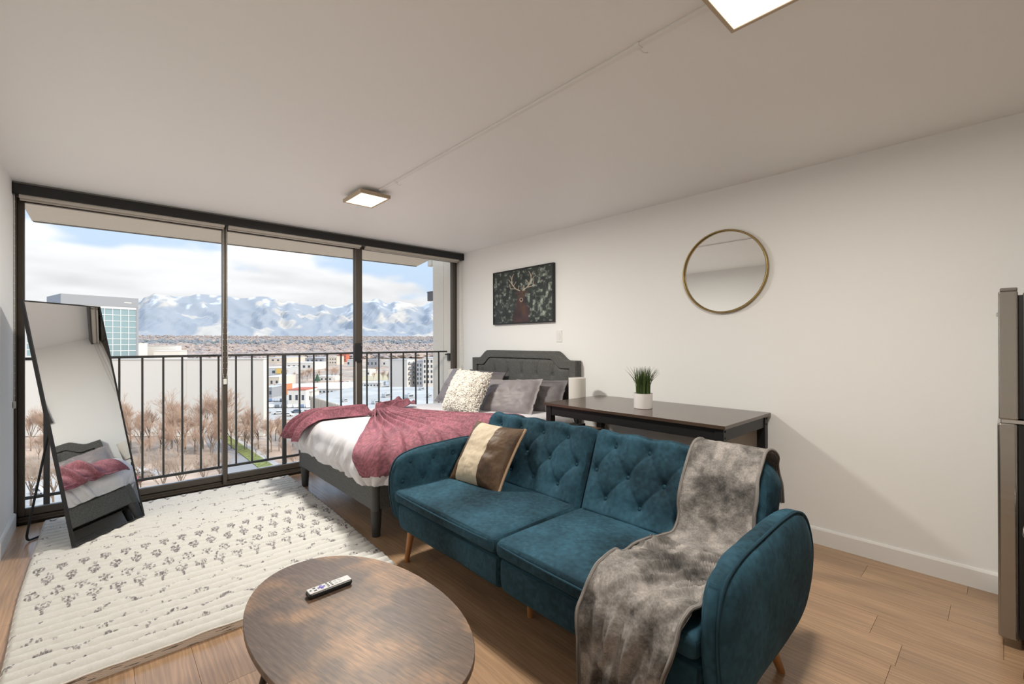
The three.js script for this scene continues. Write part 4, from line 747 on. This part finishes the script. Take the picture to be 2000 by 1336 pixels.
// terrain: flat city floor, benches and mountains, one polar sheet each
const az = (px) => Math.atan((px - 1000) / FPX) + YAW;   // from -z towards +x
const elevTan = (px, py) => (670.1 - py) / Math.hypot(FPX, px - 1000);
const ground = mesh('city_ground', surf(60, 60, (u, v) => { const a = lerp(-1.25, 1.25, v), r = 14 + 1500 * u * u; return V(CAM.x + Math.sin(a) * r, GY - 0.15, CAM.z - Math.cos(a) * r); }, 0, [1, 1]), std(rgb(1, 1, 1), 0.95));
{
  const P = ground.geometry.attributes.position, uv = ground.geometry.attributes.uv; for (let i = 0; i < P.count; i++) uv.setXY(i, P.getX(i) / 300, P.getZ(i) / 300);
  ground.material.map = tex(1024, 1024, (u, v) => { const n = tn(u, v, 6, 221, 5), f = tn(u, v, 64, 223, 3), m = sstep(-0.2, 0.3, tn(u, v, 12, 227, 4)), k = 1 + 0.16 * n + 0.22 * f; return [lerp(184, 166, m) * k, lerp(160, 152, m) * k, lerp(140, 138, m) * k]; });
  struct(ground, 'pale winter ground of the city below');
}
const crest = [[-400, 600], [-100, 585], [100, 592], [230, 600], [270, 590], [285, 578], [304, 571], [322, 573], [345, 578], [365, 577], [390, 573], [430, 576], [470, 581], [515, 578], [535, 581], [552, 591], [566, 587], [590, 594], [618, 598], [632, 594], [650, 599], [672, 597], [692, 591], [716, 588], [735, 583], [758, 592], [775, 588], [800, 592], [822, 599], [843, 590], [880, 582], [950, 590], [1100, 580], [1400, 588], [1900, 585]].map(([px, py]) => [az(px), elevTan(px, py)]);
const crestAt = (a) => { if (a <= crest[0][0]) return crest[0][1]; for (let k = 1; k < crest.length; k++) if (a <= crest[k][0]) { const t = sm((a - crest[k - 1][0]) / (crest[k][0] - crest[k - 1][0])); return lerp(crest[k - 1][1], crest[k][1], t); } return crest.at(-1)[1]; };
const bench = (r) => GY + 52 * sstep(900, 4200, r) + 84 * sstep(3800, 7500, r);
{
  const b = mesh('valley_bench', surf(60, 160, (u, v) => { const a = lerp(-1.25, 1.25, v), r = 1450 + 5800 * u; return V(CAM.x + Math.sin(a) * r, bench(r) + 6 * fbm(a * 30, r * 0.002, 2, 3), CAM.z - Math.cos(a) * r); }, 0, [1, 1]), std(rgb(1, 1, 1), 0.95, { map: tex(512, 512, (u, v) => { const n = tn(u, v, 8, 231, 5), f = tn(u, v, 64, 233, 2), k = 1 + 0.22 * n + 0.3 * f; return [150 * k, 138 * k, 128 * k]; }, true, [60, 8]) }));
  struct(b, 'gently rising valley floor before the mountains');
  const NU = 110, NV = 620, A0 = -1.2, A1 = 1.2, R0 = 7000, R1 = 12000, col = [];
  const ridge = (x, y, s) => { let r = 0, a = 0.55; for (let k = 0; k < 5; k++) { r += a * (1 - Math.abs(noise(x, y, s + k))); x *= 2.1; y *= 2.1; a *= 0.5; } return r; };
  const mg = surf(NU, NV, (u, v) => {
    const a = lerp(A0, A1, v), r = lerp(R0, R1, u), top = crestAt(a) * R1 + CAM.y, base = bench(7000) - 40;
    const rd = ridge(a * 17 + u * 1.6, u * 2.2, 7), mid = Math.sin(u * Math.PI);
    let h = lerp(base, top, u ** 1.25) + mid * (rd - 0.78) * 560 * (0.35 + 0.65 * u);
    h = u > 0.985 ? top : Math.min(h, lerp(base, top, Math.min(1, u ** 0.8 * 1.05)) + 40);
    return V(CAM.x + Math.sin(a) * r, Math.max(h, base), CAM.z - Math.cos(a) * r);
  });
  const N = mg.attributes.normal, P = mg.attributes.position;
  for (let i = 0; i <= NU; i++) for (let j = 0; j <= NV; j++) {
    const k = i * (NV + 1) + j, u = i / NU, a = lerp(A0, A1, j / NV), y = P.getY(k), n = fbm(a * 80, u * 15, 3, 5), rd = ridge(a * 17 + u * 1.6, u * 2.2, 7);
    const wood = [0.30, 0.32, 0.345], grass = [0.50, 0.455, 0.395], snow = [0.82, 0.84, 0.87];  // distance haze painted into the pale slope colours; the snow is real
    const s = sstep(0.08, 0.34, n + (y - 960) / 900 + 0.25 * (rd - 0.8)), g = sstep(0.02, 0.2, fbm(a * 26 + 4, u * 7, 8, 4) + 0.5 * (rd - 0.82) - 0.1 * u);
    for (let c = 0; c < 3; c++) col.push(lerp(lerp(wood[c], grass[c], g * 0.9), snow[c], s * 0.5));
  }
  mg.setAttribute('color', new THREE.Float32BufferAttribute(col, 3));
  struct(mesh('mountain_range', mg, std(rgb(1, 1, 1), 1, { vertexColors: true })), 'snow-dusted mountain range with painted-in haze beyond the valley');
}
// flat patches laid on the ground
function patch(name, pts, mat, lift, label) {
  const q = pts.map(([px, py]) => G(px, py)), s = new THREE.Shape(q.map((p) => new THREE.Vector2(p.x, -p.z)));
  const m = mesh(name, uvm(new THREE.ExtrudeGeometry(s, { depth: 0.12, bevelEnabled: false }).rotateX(-Math.PI / 2), 0.1).translate(0, GY + lift, 0), mat); return struct(m, label);
}
patch('street', [[405, 838], [447, 870], [506, 916], [560, 960], [470, 1010], [440, 950], [428, 905], [395, 850]], CM.asphalt, -0.10, 'grey street below the balcony');
patch('grass_verge', [[390, 824], [449, 852], [500, 884], [537, 910], [580, 942], [548, 950], [506, 915], [449, 870]], CM.lawn, -0.05, 'green grass strip beside the street');
patch('sidewalk', [[392, 820], [455, 848], [545, 906], [590, 938], [582, 943], [537, 911], [449, 853], [388, 823]], CM.paving, -0.04, 'pale sidewalk beside the grass strip');
patch('parking_lot', [[512, 772], [606, 770], [612, 800], [606, 818], [512, 822]], CM.paving, -0.08, 'parking lot with rows of cars');
patch('near_yard', [[40, 915], [130, 910], [130, 985], [40, 1010]], CM.paving, -0.09, 'paved yard under the trees');
patch('dry_field', [[690, 730], [792, 728], [795, 748], [690, 752]], CM.dry, -0.08, 'dry yellow field between low buildings');
patch('elevated_road', [[560, 752], [840, 742], [845, 752], [560, 765]], CM.white, 0.6, 'pale road running across the low buildings');

// a building from two ground pixels: front wall between them, depth away from us
function plan(px0, py0, px1, py1, deep) { const a = G(px0, py0), b = G(px1, py1); a.y = b.y = 0; const e = b.clone().sub(a), w = e.length(); e.normalize(); const n = V(e.z, 0, -e.x); if (n.dot(FWD) < 0) n.negate(); return { a, e, n, w, deep }; }
function block(name, label, P, y1, wall, roof, group) {
  const g = thing(name, label, 'building', [P.a.x, GY, P.a.z], Math.atan2(-P.e.z, P.e.x), group), h = y1 - GY;
  // local axes: x along the front, z towards us is negative depth
  const s = P.e.clone().cross(V(0, 1, 0)).dot(P.n) > 0 ? 1 : -1;   // depth runs along s * z
  const bz = (x0, y0, d0, x1, yy1, d1) => bx(x0, y0, Math.min(s * d0, s * d1), x1, yy1, Math.max(s * d0, s * d1));
  mesh('walls', bz(0, 0, 0, P.w, h, P.deep), wall, g); mesh('roof', bz(-0.2, h, -0.2, P.w + 0.2, h + 0.35, P.deep + 0.2), roof ?? CM.roof, g);
  return { g, h, bz, w: P.w };
}
function windows(b, cols, rows, x0, x1, y0, y1, ww, hh, mat = CM.win, name = 'window') { for (let i = 0; i < cols; i++) for (let j = 0; j < rows; j++) { const x = lerp(x0, x1, cols > 1 ? i / (cols - 1) : 0.5) * b.w, y = lerp(y0, y1, rows > 1 ? j / (rows - 1) : 0.5) * b.h; mesh(name, b.bz(x - ww / 2, y - hh / 2, -0.08, x + ww / 2, y + hh / 2, 0.05), mat, b.g); } }

{ // the big blank cream block
  const P = plan(-160, 852, 515, 852, 2), y = yAt(515, 702, depthOf(G(515, 852))), b = block('apartment_block', 'large blank cream building just below the railing height', P, y, CM.cream, CM.white);
  { const c = G(515, 852).sub(CAM); c.y = 0; c.normalize().multiplyScalar(26); const back = c.clone().normalize().multiplyScalar(1.2), q = [back.clone(), P.e.clone().multiplyScalar(P.w).add(back), P.e.clone().multiplyScalar(P.w).add(c), c.clone()].map((p) => p.applyAxisAngle(V(0, 1, 0), -b.g.rotation.y)); const sh = new THREE.Shape(q.map((p) => new THREE.Vector2(p.x, -p.z))); mesh('rear_wing', uvm(new THREE.ExtrudeGeometry(sh, { depth: b.h - 0.3, bevelEnabled: false }).rotateX(-Math.PI / 2).translate(0, 0, 0)), CM.cream, b.g); }
  for (const t of [0.28, 0.43, 0.585, 0.78]) mesh('panel_joint', b.bz(t * b.w - 0.06, 0, -0.05, t * b.w + 0.06, b.h, 0.02), std(rgb(0.66, 0.62, 0.56), 0.8), b.g);
}
{ // glass office tower behind the mirror
  const pr = alongRay(270, 668, 280), pl = alongRay(118, 668, 251), pz = alongRay(20, 668, 236); for (const q of [pr, pl, pz]) q.y = 0;
  const e = pr.clone().sub(pl), w = e.length(); e.normalize(); const top = yAt(270, 583, 280), cap = yAt(270, 601, 280);
  const g = thing('office_building', 'glass office building with grey metal top behind the leaning mirror', 'building', [pl.x, GY, pl.z], Math.atan2(-e.z, e.x));
  const h = top - GY, hc = cap - GY; const lw = pz.distanceTo(pl);
  mesh('core', bx(0.3, 0, -30, w - 0.3, h - 0.5, -0.6), CM.grey, g); mesh('metal_cap', bx(0, hc, -30, w, h, 0.5, 0.1), CM.grey, g); mesh('corner_fin', bx(w - 1.0, 0, -1.5, w, hc, 0.5), CM.grey, g); mesh('cap_lamp', bx(w - 7, h - 3.4, 0.45, w - 3.5, h - 2.8, 0.6), CM.white, g);
  mesh('white_fascia', bx(0, hc - 1.5, -0.6, w - 1.0, hc, 0.25), CM.mullion, g);
  const cols = 9, rows = 10, cw = (w - 1.0) / cols, top2 = hc - 1.5, rh = 3.6;
  for (let i = 0; i < cols; i++) for (let j = 0; j < rows; j++) { const y1 = top2 - j * rh, sh = j === 1 ? cw * 0.5 : 0; const x0 = i * cw; mesh('pane', bx(x0 + 0.12, y1 - rh + 0.14, -0.55, x0 + cw - 0.12, y1 - 0.14, -0.2), CM.curtain, g); }
  for (let i = 0; i <= cols; i++) mesh('mullion', bx(i * cw - 0.16, 0, -0.5, i * cw + 0.16, top2, 0.05), CM.mullion, g);
  for (let j = 1; j < rows; j++) mesh('transom', bx(0, top2 - j * rh - 0.18, -0.5, w - 1, top2 - j * rh + 0.18, 0.03), CM.mullion, g);
  const wg = mesh('low_wing', bx(-lw, 0, -26, 0, yAt(60, 600, 240) - GY, -0.3), CM.lightGrey, g);
  for (let i = 0; i < 7; i++) for (let j = 0; j < 6; j++) mesh('pane', bx(-lw + 0.6 + i * (lw / 7), h - 16.5 - j * 3.6, -0.4, -lw + (i + 1) * (lw / 7) - 0.3, h - 13.6 - j * 3.6, -0.18), CM.curtain, wg);
}
{ // ribbed metal warehouse with plant on its pale roof
  const lv = -15, q = (px, py) => onLevel(px, py, lv), a = q(608, 774), b = q(735, 812), c = q(930, 800), d = q(930, 755), f = q(690, 756);
  const g = thing('ribbed_warehouse', 'low building with beige ribbed metal wall and pale flat roof', 'building', [a.x, GY, a.z]);
  const sh = new THREE.Shape([a, b, c, d, f].map((p) => new THREE.Vector2(p.x - a.x, -(p.z - a.z))));
  mesh('roof', uvm(new THREE.ExtrudeGeometry(sh, { depth: 0.4, bevelEnabled: false }).rotateX(-Math.PI / 2), 0.03).translate(0, lv - GY - 0.4, 0), CM.roof, g);
  const inner = new THREE.Shape([a, b, c, d, f].map((p) => new THREE.Vector2((p.x - a.x) * 0.99 + 0.3, -(p.z - a.z) * 0.99 + 0.3)));
  mesh('walls', uvm(new THREE.ExtrudeGeometry(inner, { depth: lv - GY - 0.4, bevelEnabled: false }).rotateX(-Math.PI / 2)), CM.beige, g);
  const e = b.clone().sub(a), w = e.length(); e.normalize(); const n = V(-e.z, 0, e.x); if (n.dot(FWD) > 0) n.negate();
  const ribs = Math.floor(w / 1.15); for (let k = 0; k <= ribs; k++) { const rb = bx(-0.28, 0, -0.15, 0.28, lv - GY, 0.15), m = mesh('rib', rb, CM.beige, g), p = e.clone().multiplyScalar((k / ribs) * w).addScaledVector(n, 0.1); m.position.set(p.x, 0, p.z); m.rotation.y = Math.atan2(-e.z, e.x); }
  const unit = (px, py, s, label) => { const p = q(px, py), u = thing('roof_unit', label, 'roof unit', [p.x, lv, p.z], 0.4, 'roof plant on the pale roof'); mesh('cabinet', bx(-s, 0.3, -s * 0.6, s, 0.3 + s * 0.8, s * 0.6, 0.05), CM.lightGrey, u); mesh('grille', bx(-s * 0.8, 0.5, s * 0.6, s * 0.8, 0.2 + s * 0.7, s * 0.6 + 0.05), CM.dark, u); mesh('curb', bx(-s * 1.05, 0, -s * 0.65, s * 1.05, 0.3, s * 0.65), CM.grey, u); mesh('fan_cowl', cyl(s * 0.35, s * 0.35, 0.3 + s * 0.8, 0.45 + s * 0.8, 14), CM.grey, u); };
  unit(754, 776, 1.15, 'grey box unit on the pale warehouse roof'); unit(799, 778, 1.2, 'grey box unit on the pale warehouse roof'); unit(733, 789, 0.9, 'grey box unit on the pale warehouse roof'); unit(764, 796, 1.0, 'grey box unit on the pale warehouse roof'); unit(838, 776, 0.8, 'grey box unit on the pale warehouse roof'); unit(823, 762, 0.9, 'grey box unit on the pale warehouse roof'); unit(672, 785, 0.8, 'grey box unit on the pale warehouse roof');
}
{ // pale apartment house at the wing wall
  const d = depthOf(G(795, 757)), P = plan(795, 757, 812, 754, 14), b = block('apartment_house', 'pale five-storey apartment house beside the wing wall', P, yAt(795, 703, d), CM.white, CM.lightGrey);
  windows(b, 2, 5, 0.25, 0.75, 0.14, 0.88, 1.4, 1.7); for (let j = 0; j < 4; j++) mesh('balcony', b.bz(0.1 * b.w, b.h * (0.28 + 0.19 * j), -1.2, 0.9 * b.w, b.h * (0.28 + 0.19 * j) + 0.9, 0.1), CM.grey, b.g);
  const P2 = plan(812, 756, 826, 756, 14), b2 = block('apartment_house', 'grey stair block of the pale apartment house', P2, yAt(812, 706, d), CM.lightGrey, CM.grey); windows(b2, 2, 5, 0.3, 0.7, 0.15, 0.85, 0.8, 1.8);
  const P3 = plan(826, 757, 846, 757, 14), b3 = block('apartment_house', 'white wing of the apartment house with rows of windows', P3, yAt(826, 700, d), CM.white, CM.lightGrey); windows(b3, 3, 5, 0.18, 0.85, 0.2, 0.9, 1.1, 1.8);
  const P4 = plan(766, 750, 795, 750, 18), b4 = block('apartment_house', 'tan half-built apartment house left of the pale one', P4, yAt(780, 703, depthOf(G(780, 750))), CM.tan, CM.beige); windows(b4, 5, 4, 0.12, 0.9, 0.2, 0.85, 2.0, 2.0, CM.beige);
}
// low buildings of the middle distance: [px0, px1, base, top, deep, wall, roof, name, label, window columns, rows]
for (const [p0, p1, b0, t0, deep, wall, roof, nm, label, wc, wr] of [
  [556, 612, 723, 709, 30, CM.white, CM.white, 'warehouse', 'long white warehouse below the valley trees', 5, 1],
  [513, 556, 734, 719, 26, CM.lightGrey, CM.white, 'store', 'grey store with yellow sign below the valley trees', 3, 1],
  [516, 545, 756, 737, 22, CM.beige, CM.white, 'store', 'beige store with white roof behind the parking lot', 3, 1],
  [512, 531, 777, 757, 10, CM.grey, CM.lightGrey, 'workshop', 'dark grey workshop at the edge of the parking lot', 2, 1],
  [536, 553, 772, 751, 10, CM.orange, CM.white, 'restaurant', 'small orange-fronted building beside the parking lot', 2, 1],
  [562, 597, 791, 762, 12, CM.cream, CM.red, 'shop', 'cream shop with red roof edge at the parking lot', 3, 1],
  [602, 609, 789, 766, 8, CM.white, CM.roof, 'shop', 'white annex beside the red-edged shop', 1, 1],
  [614, 690, 770, 760, 14, CM.lightGrey, CM.white, 'warehouse', 'long low warehouse with white roof edge behind the ribbed wall', 8, 1],
  [637, 658, 713, 697, 22, CM.beige, CM.beige, 'flats', 'beige flats under the valley trees', 4, 2],
  [661, 676, 707, 692, 12, CM.red, CM.red, 'flats', 'red brick flats under the valley trees', 3, 2],
  [678, 695, 716, 703, 22, CM.lightGrey, CM.white, 'warehouse', 'pale grey warehouse beside the red flats', 2, 1],
  [716, 737, 718, 702, 14, CM.grey, CM.lightGrey, 'warehouse', 'grey warehouse beyond the dry field', 3, 1],
  [748, 764, 716, 704, 14, CM.white, CM.white, 'warehouse', 'white warehouse beyond the dry field', 2, 1],
  [596, 632, 709, 699, 40, CM.grey, CM.lightGrey, 'warehouse', 'dark flat warehouse far under the valley trees', 4, 1],
  [516, 560, 708, 699, 60, CM.beige, CM.lightGrey, 'warehouse', 'beige flat warehouse far under the valley trees', 4, 1],
  [700, 744, 757, 748, 10, CM.lightGrey, CM.white, 'warehouse', 'long pale warehouse behind the roof units', 6, 1],
  [700, 722, 735, 724, 16, CM.white, CM.white, 'shop', 'white shop at the dry field', 2, 1],
  [615, 650, 745, 736, 16, CM.white, CM.white, 'shop', 'white shop behind the evergreen', 4, 1]]) {
  const P = plan(p0, b0, p1, b0, deep), b = block(nm, label, P, yAt(p0, t0, depthOf(G(p0, b0))), wall, roof); windows(b, wc, wr, 0.15, 0.85, wr > 1 ? 0.3 : 0.5, wr > 1 ? 0.72 : 0.5, b.w / (wc * 2.6), b.h / (wr * 3));
  if (label.includes('yellow')) mesh('sign', b.bz(b.w * 0.62, b.h * 0.3, -0.6, b.w * 0.85, b.h * 0.95, -0.1), CM.yellow, b.g);
  if (nm === 'restaurant') mesh('sign', b.bz(b.w * 0.15, b.h * 0.55, -0.6, b.w * 0.85, b.h * 1.1, -0.1), CM.white, b.g);
}
{ // cream buildings beside the office tower, farther than the blank block
  const mk = (px0, px1, top, dep, wall, label, wc) => { const a = alongRay(px0, 668, dep), c = alongRay(px1, 668, dep * 1.02); a.y = c.y = 0; const e = c.clone().sub(a), w = e.length(); e.normalize(); const n = V(e.z, 0, -e.x); if (n.dot(FWD) < 0) n.negate(); const b = block('cream_building', label, { a, e, n, w, deep: 20 }, yAt(px0, top, dep), wall, CM.white); if (wc) for (let j = 0; j < 4; j++) mesh('louvre', b.bz(b.w * 0.2, b.h - 1.4 - j * 1.5, -0.1, b.w * 0.8, b.h - 0.6 - j * 1.5, 0.05), CM.grey, b.g); };
  mk(268, 288, 671, 330, CM.cream, 'cream stair tower beside the glass office building', 0); mk(288, 300, 676, 340, CM.cream, 'cream tower top with dark louvres', 1); mk(300, 352, 686, 320, CM.cream, 'long cream roof beside the louvred tower', 0);
}
// ---- bare winter trees
function spike(a, b, r) {   // three-sided open twig
  const d = b.clone().sub(a).normalize(), x = (Math.abs(d.y) < 0.9 ? V(0, 1, 0) : V(1, 0, 0)).cross(d).normalize(), y = d.clone().cross(x), P = [], N = [];
  const c = [0, 1, 2].map((k) => x.clone().multiplyScalar(Math.cos(k * 2.094)).addScaledVector(y, Math.sin(k * 2.094)));
  for (let k = 0; k < 3; k++) { const p = c[k], q = c[(k + 1) % 3], A = a.clone().addScaledVector(p, r), B = a.clone().addScaledVector(q, r), C = b.clone().addScaledVector(q, r * 0.4), D = b.clone().addScaledVector(p, r * 0.4); for (const [v, n] of [[A, p], [B, q], [C, q], [A, p], [C, q], [D, p]]) { P.push(v.x, v.y, v.z); N.push(n.x, n.y, n.z); } }
  const g = new THREE.BufferGeometry(); g.setAttribute('position', new THREE.Float32BufferAttribute(P, 3)); g.setAttribute('normal', new THREE.Float32BufferAttribute(N, 3)); return g;
}
function bareTree(seed, hgt, dense) {
  const r = rng(seed), wood = [], twig = [];
  const grow = (p, d, len, rad, lvl) => {
    const q = p.clone().addScaledVector(d, len); (lvl < 2 ? wood : twig).push(lvl < 2 ? rod(p, q, rad, rad * 0.68, 6) : spike(p, q, Math.max(rad, 0.016)));
    if (lvl >= 5) return;
    const n = lvl === 0 ? 6 : lvl < 4 ? dense : 4;
    for (let k = 0; k < n; k++) { const t = lvl === 0 ? 0.55 + 0.45 * (k / (n - 1)) : 0.35 + 0.65 * r(), s = p.clone().lerp(q, t), a = r() * 6.283, tilt = lvl === 0 ? 0.35 + 0.35 * r() : 0.3 + 0.45 * r(); const side = V(Math.cos(a), 0, Math.sin(a)); const nd = d.clone().multiplyScalar(Math.cos(tilt)).addScaledVector(side, Math.sin(tilt)).add(V(0, 0.12, 0)).normalize(); grow(s, nd, len * (0.58 + 0.22 * r()), rad * 0.5, lvl + 1); }
  };
  grow(V(0, 0, 0), V(0.03, 1, 0.02).normalize(), hgt * 0.36, hgt * 0.018, 0);
  return [merge(wood.map((g) => { g.deleteAttribute('uv'); return g; })), merge(twig.map((g) => { g.deleteAttribute('uv'); return g; }))];
}
{
  const bark = std(rgb(0.20, 0.155, 0.12), 0.95), russet = std(rgb(0.56, 0.40, 0.30), 0.95), sand = std(rgb(0.52, 0.42, 0.34), 0.95), protos = [1, 2, 3].map((k) => bareTree(900 + k, 10, 4)), r = rng(404);
  const L = ['bare russet tree standing before the blank cream building', 'bare russet trees before the cream building'];
  const tree = (px, pb, pt, tint, label, group, nm = 'bare_tree') => {
    const p = G(px, pb), h = yAt(px, pt, depthOf(p)) - GY, g = thing(nm, label, 'tree', [p.x, GY - 0.1, p.z], r() * 6.28, group), [w, t] = protos[Math.floor(r() * 3)];
    mesh('trunk', w, bark, g); mesh('branches', t, tint, g); const s = h / 9.4; g.scale.set(s * (0.72 + 0.2 * r()), s, s * (0.72 + 0.2 * r())); return g;
  };
  for (const [px, pb, pt] of [[60, 880, 796], [95, 878, 788], [135, 876, 786], [175, 878, 782], [215, 876, 784], [255, 876, 770], [292, 878, 786], [335, 876, 762], [362, 882, 784], [396, 876, 766], [428, 874, 750], [452, 876, 782], [478, 878, 784], [505, 876, 794], [530, 882, 806], [275, 885, 806], [313, 888, 800], [348, 890, 808], [380, 886, 796], [412, 888, 800], [440, 884, 806], [463, 886, 812], [492, 884, 818], [236, 884, 806], [196, 888, 806], [155, 886, 808], [75, 905, 838], [120, 900, 830], [200, 905, 836], [240, 900, 836], [285, 905, 846], [320, 898, 828], [352, 902, 850], [385, 896, 830], [415, 892, 828]]) tree(px, pb, pt, russet, L[0], L[1]);
  for (const [px, pb, pt] of [[60, 990, 880], [105, 1000, 872], [230, 985, 868], [275, 965, 872], [318, 980, 876], [355, 970, 866], [400, 960, 876], [430, 945, 868]]) tree(px, pb, pt, sand, 'pale bare tree close below the balcony ledge', 'bare trees close below the balcony');
  for (const [px, pb, pt] of [[482, 877, 842], [500, 892, 856], [521, 905, 868]]) tree(px, pb, pt, sand, 'small bare street tree on the grass strip', 'street trees on the grass strip');
  for (const [px, pb, pt] of [[545, 880, 816], [572, 872, 812], [560, 905, 850], [590, 898, 842], [538, 860, 806], [600, 870, 815], [575, 925, 872], [610, 915, 862]]) tree(px, pb, pt, russet, 'bare russet tree between the street and the parking lot', 'bare trees by the parking lot');
  for (const [px, pb, pt] of [[600, 743, 716], [606, 738, 718], [625, 738, 720], [648, 743, 713], [655, 742, 716], [640, 733, 716], [664, 745, 724], [590, 748, 722], [573, 745, 724], [730, 742, 724], [748, 745, 722], [758, 748, 724], [775, 752, 722], [560, 735, 718], [705, 724, 712], [735, 728, 714], [690, 712, 700], [775, 724, 704]]) tree(px, pb, pt, russet, 'small bare tree among the low buildings', 'bare trees among the low buildings');
  // evergreen
  const p = G(620, 746), e = thing('evergreen_tree', 'single dark green conifer among the low buildings', 'tree', [p.x, GY, p.z]), eh = yAt(620, 729, depthOf(p)) - GY;
  mesh('trunk', cyl(0.3, 0.2, 0, eh * 0.2, 8), bark, e); mesh('foliage', [0, 1, 2, 3].map((k) => deform(new THREE.ConeGeometry(eh * (0.36 - 0.07 * k), eh * 0.42, 14, 4).translate(0, eh * (0.32 + 0.16 * k), 0), (v) => { const n = 1 + 0.18 * noise(v.x * 2, v.y * 2, v.z * 2); v.x *= n; v.z *= n; })), std(rgb(0.05, 0.10, 0.06), 0.95), e);
  // endless winter woods of the valley: nobody could count them
  const crown = deform(new THREE.IcosahedronGeometry(1, 2), (v) => { const n = 1 + 0.45 * noise(v.x * 2.4 + 3, v.y * 2.4, v.z * 2.4); v.multiplyScalar(n); v.y = v.y * 0.8 + 0.6; });
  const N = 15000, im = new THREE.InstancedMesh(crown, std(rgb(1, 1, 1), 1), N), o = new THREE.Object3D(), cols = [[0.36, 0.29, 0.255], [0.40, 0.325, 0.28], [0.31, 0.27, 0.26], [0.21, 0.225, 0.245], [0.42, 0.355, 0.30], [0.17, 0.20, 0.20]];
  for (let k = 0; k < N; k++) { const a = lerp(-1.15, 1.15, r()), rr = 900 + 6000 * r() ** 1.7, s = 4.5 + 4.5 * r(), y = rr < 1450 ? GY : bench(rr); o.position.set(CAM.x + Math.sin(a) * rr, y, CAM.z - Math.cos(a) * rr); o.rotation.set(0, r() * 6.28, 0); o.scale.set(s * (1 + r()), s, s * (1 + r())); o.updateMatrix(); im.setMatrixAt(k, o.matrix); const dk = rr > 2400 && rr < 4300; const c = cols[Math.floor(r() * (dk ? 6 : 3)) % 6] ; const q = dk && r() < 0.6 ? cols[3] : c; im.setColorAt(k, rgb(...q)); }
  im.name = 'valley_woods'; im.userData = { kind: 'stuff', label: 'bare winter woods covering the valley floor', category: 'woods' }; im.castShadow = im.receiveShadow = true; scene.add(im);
}
// ---- cars
{
  const side = [[-2.2, 0.35], [-2.25, 0.75], [-1.5, 0.9], [-0.9, 1.42], [0.75, 1.45], [1.5, 0.95], [2.15, 0.82], [2.25, 0.4]], cab = [[-1.35, 0.92], [-0.85, 1.36], [0.7, 1.39], [1.3, 0.96]];
  const body = extrude(side, 1.8, 0.06, 1).translate(0, 0, -0.9), glass = extrude(cab, 1.86).translate(0, 0, -0.93), wheel = new THREE.CylinderGeometry(0.34, 0.34, 0.22, 14).rotateX(Math.PI / 2);
  const paint = [[0.7, 0.7, 0.7], [0.08, 0.085, 0.09], [0.35, 0.36, 0.38], [0.75, 0.75, 0.74], [0.25, 0.04, 0.03], [0.10, 0.14, 0.22]].map((c) => phys(rgb(...c), 0.3, { clearcoat: 0.8 })), words = ['white', 'black', 'grey', 'bright white', 'dark red', 'navy'], r = rng(606), tyre = std(rgb(0.02, 0.02, 0.02), 0.8);
  const car = (px, py, turn0, where) => { const k = Math.floor(r() * 6), p = G(px, py), q = p.clone().sub(CAM), turn = Math.atan2(-q.z, q.x) + turn0 + (r() < 0.5 ? Math.PI : 0), g = thing('car', `${words[k]} car parked ${where}`, 'car', [p.x, GY, p.z], turn, `${words[k]} cars ${where}`); mesh('body', body, paint[k], g); mesh('windows', glass, CM.win, g); for (const x of [-1.4, 1.4]) for (const z of [-0.82, 0.82]) { const w = mesh('wheel', wheel, tyre, g); w.position.set(x, 0.34, z); } };
  for (let k = 0; k < 4; k++) car(516 + k * 11.5, 784, 0.05, 'in the lot beside the red-edged shop');
  for (let k = 0; k < 8; k++) car(517 + k * 12, 796, 0.05, 'in the front row of the lot');
  for (const [x, y, t] of [[580, 806, 1.3], [545, 809, 1.4], [562, 813, 1.2], [523, 806, 0.1], [600, 806, 1.3]]) car(x, y, t, 'loose at the lot edge');
  for (const [x, y, t] of [[68, 935, 0.6], [82, 965, 0.5], [268, 925, 0.8], [255, 945, 0.7], [295, 930, 0.7]]) car(x, y, t, 'under the trees below the balcony');
  for (const [x, y, t] of [[700, 741, 0.3], [680, 748, 1.2], [667, 748, 1.2]]) car(x, y, t, 'near the dry field');
}
renderer.render(scene, camera);
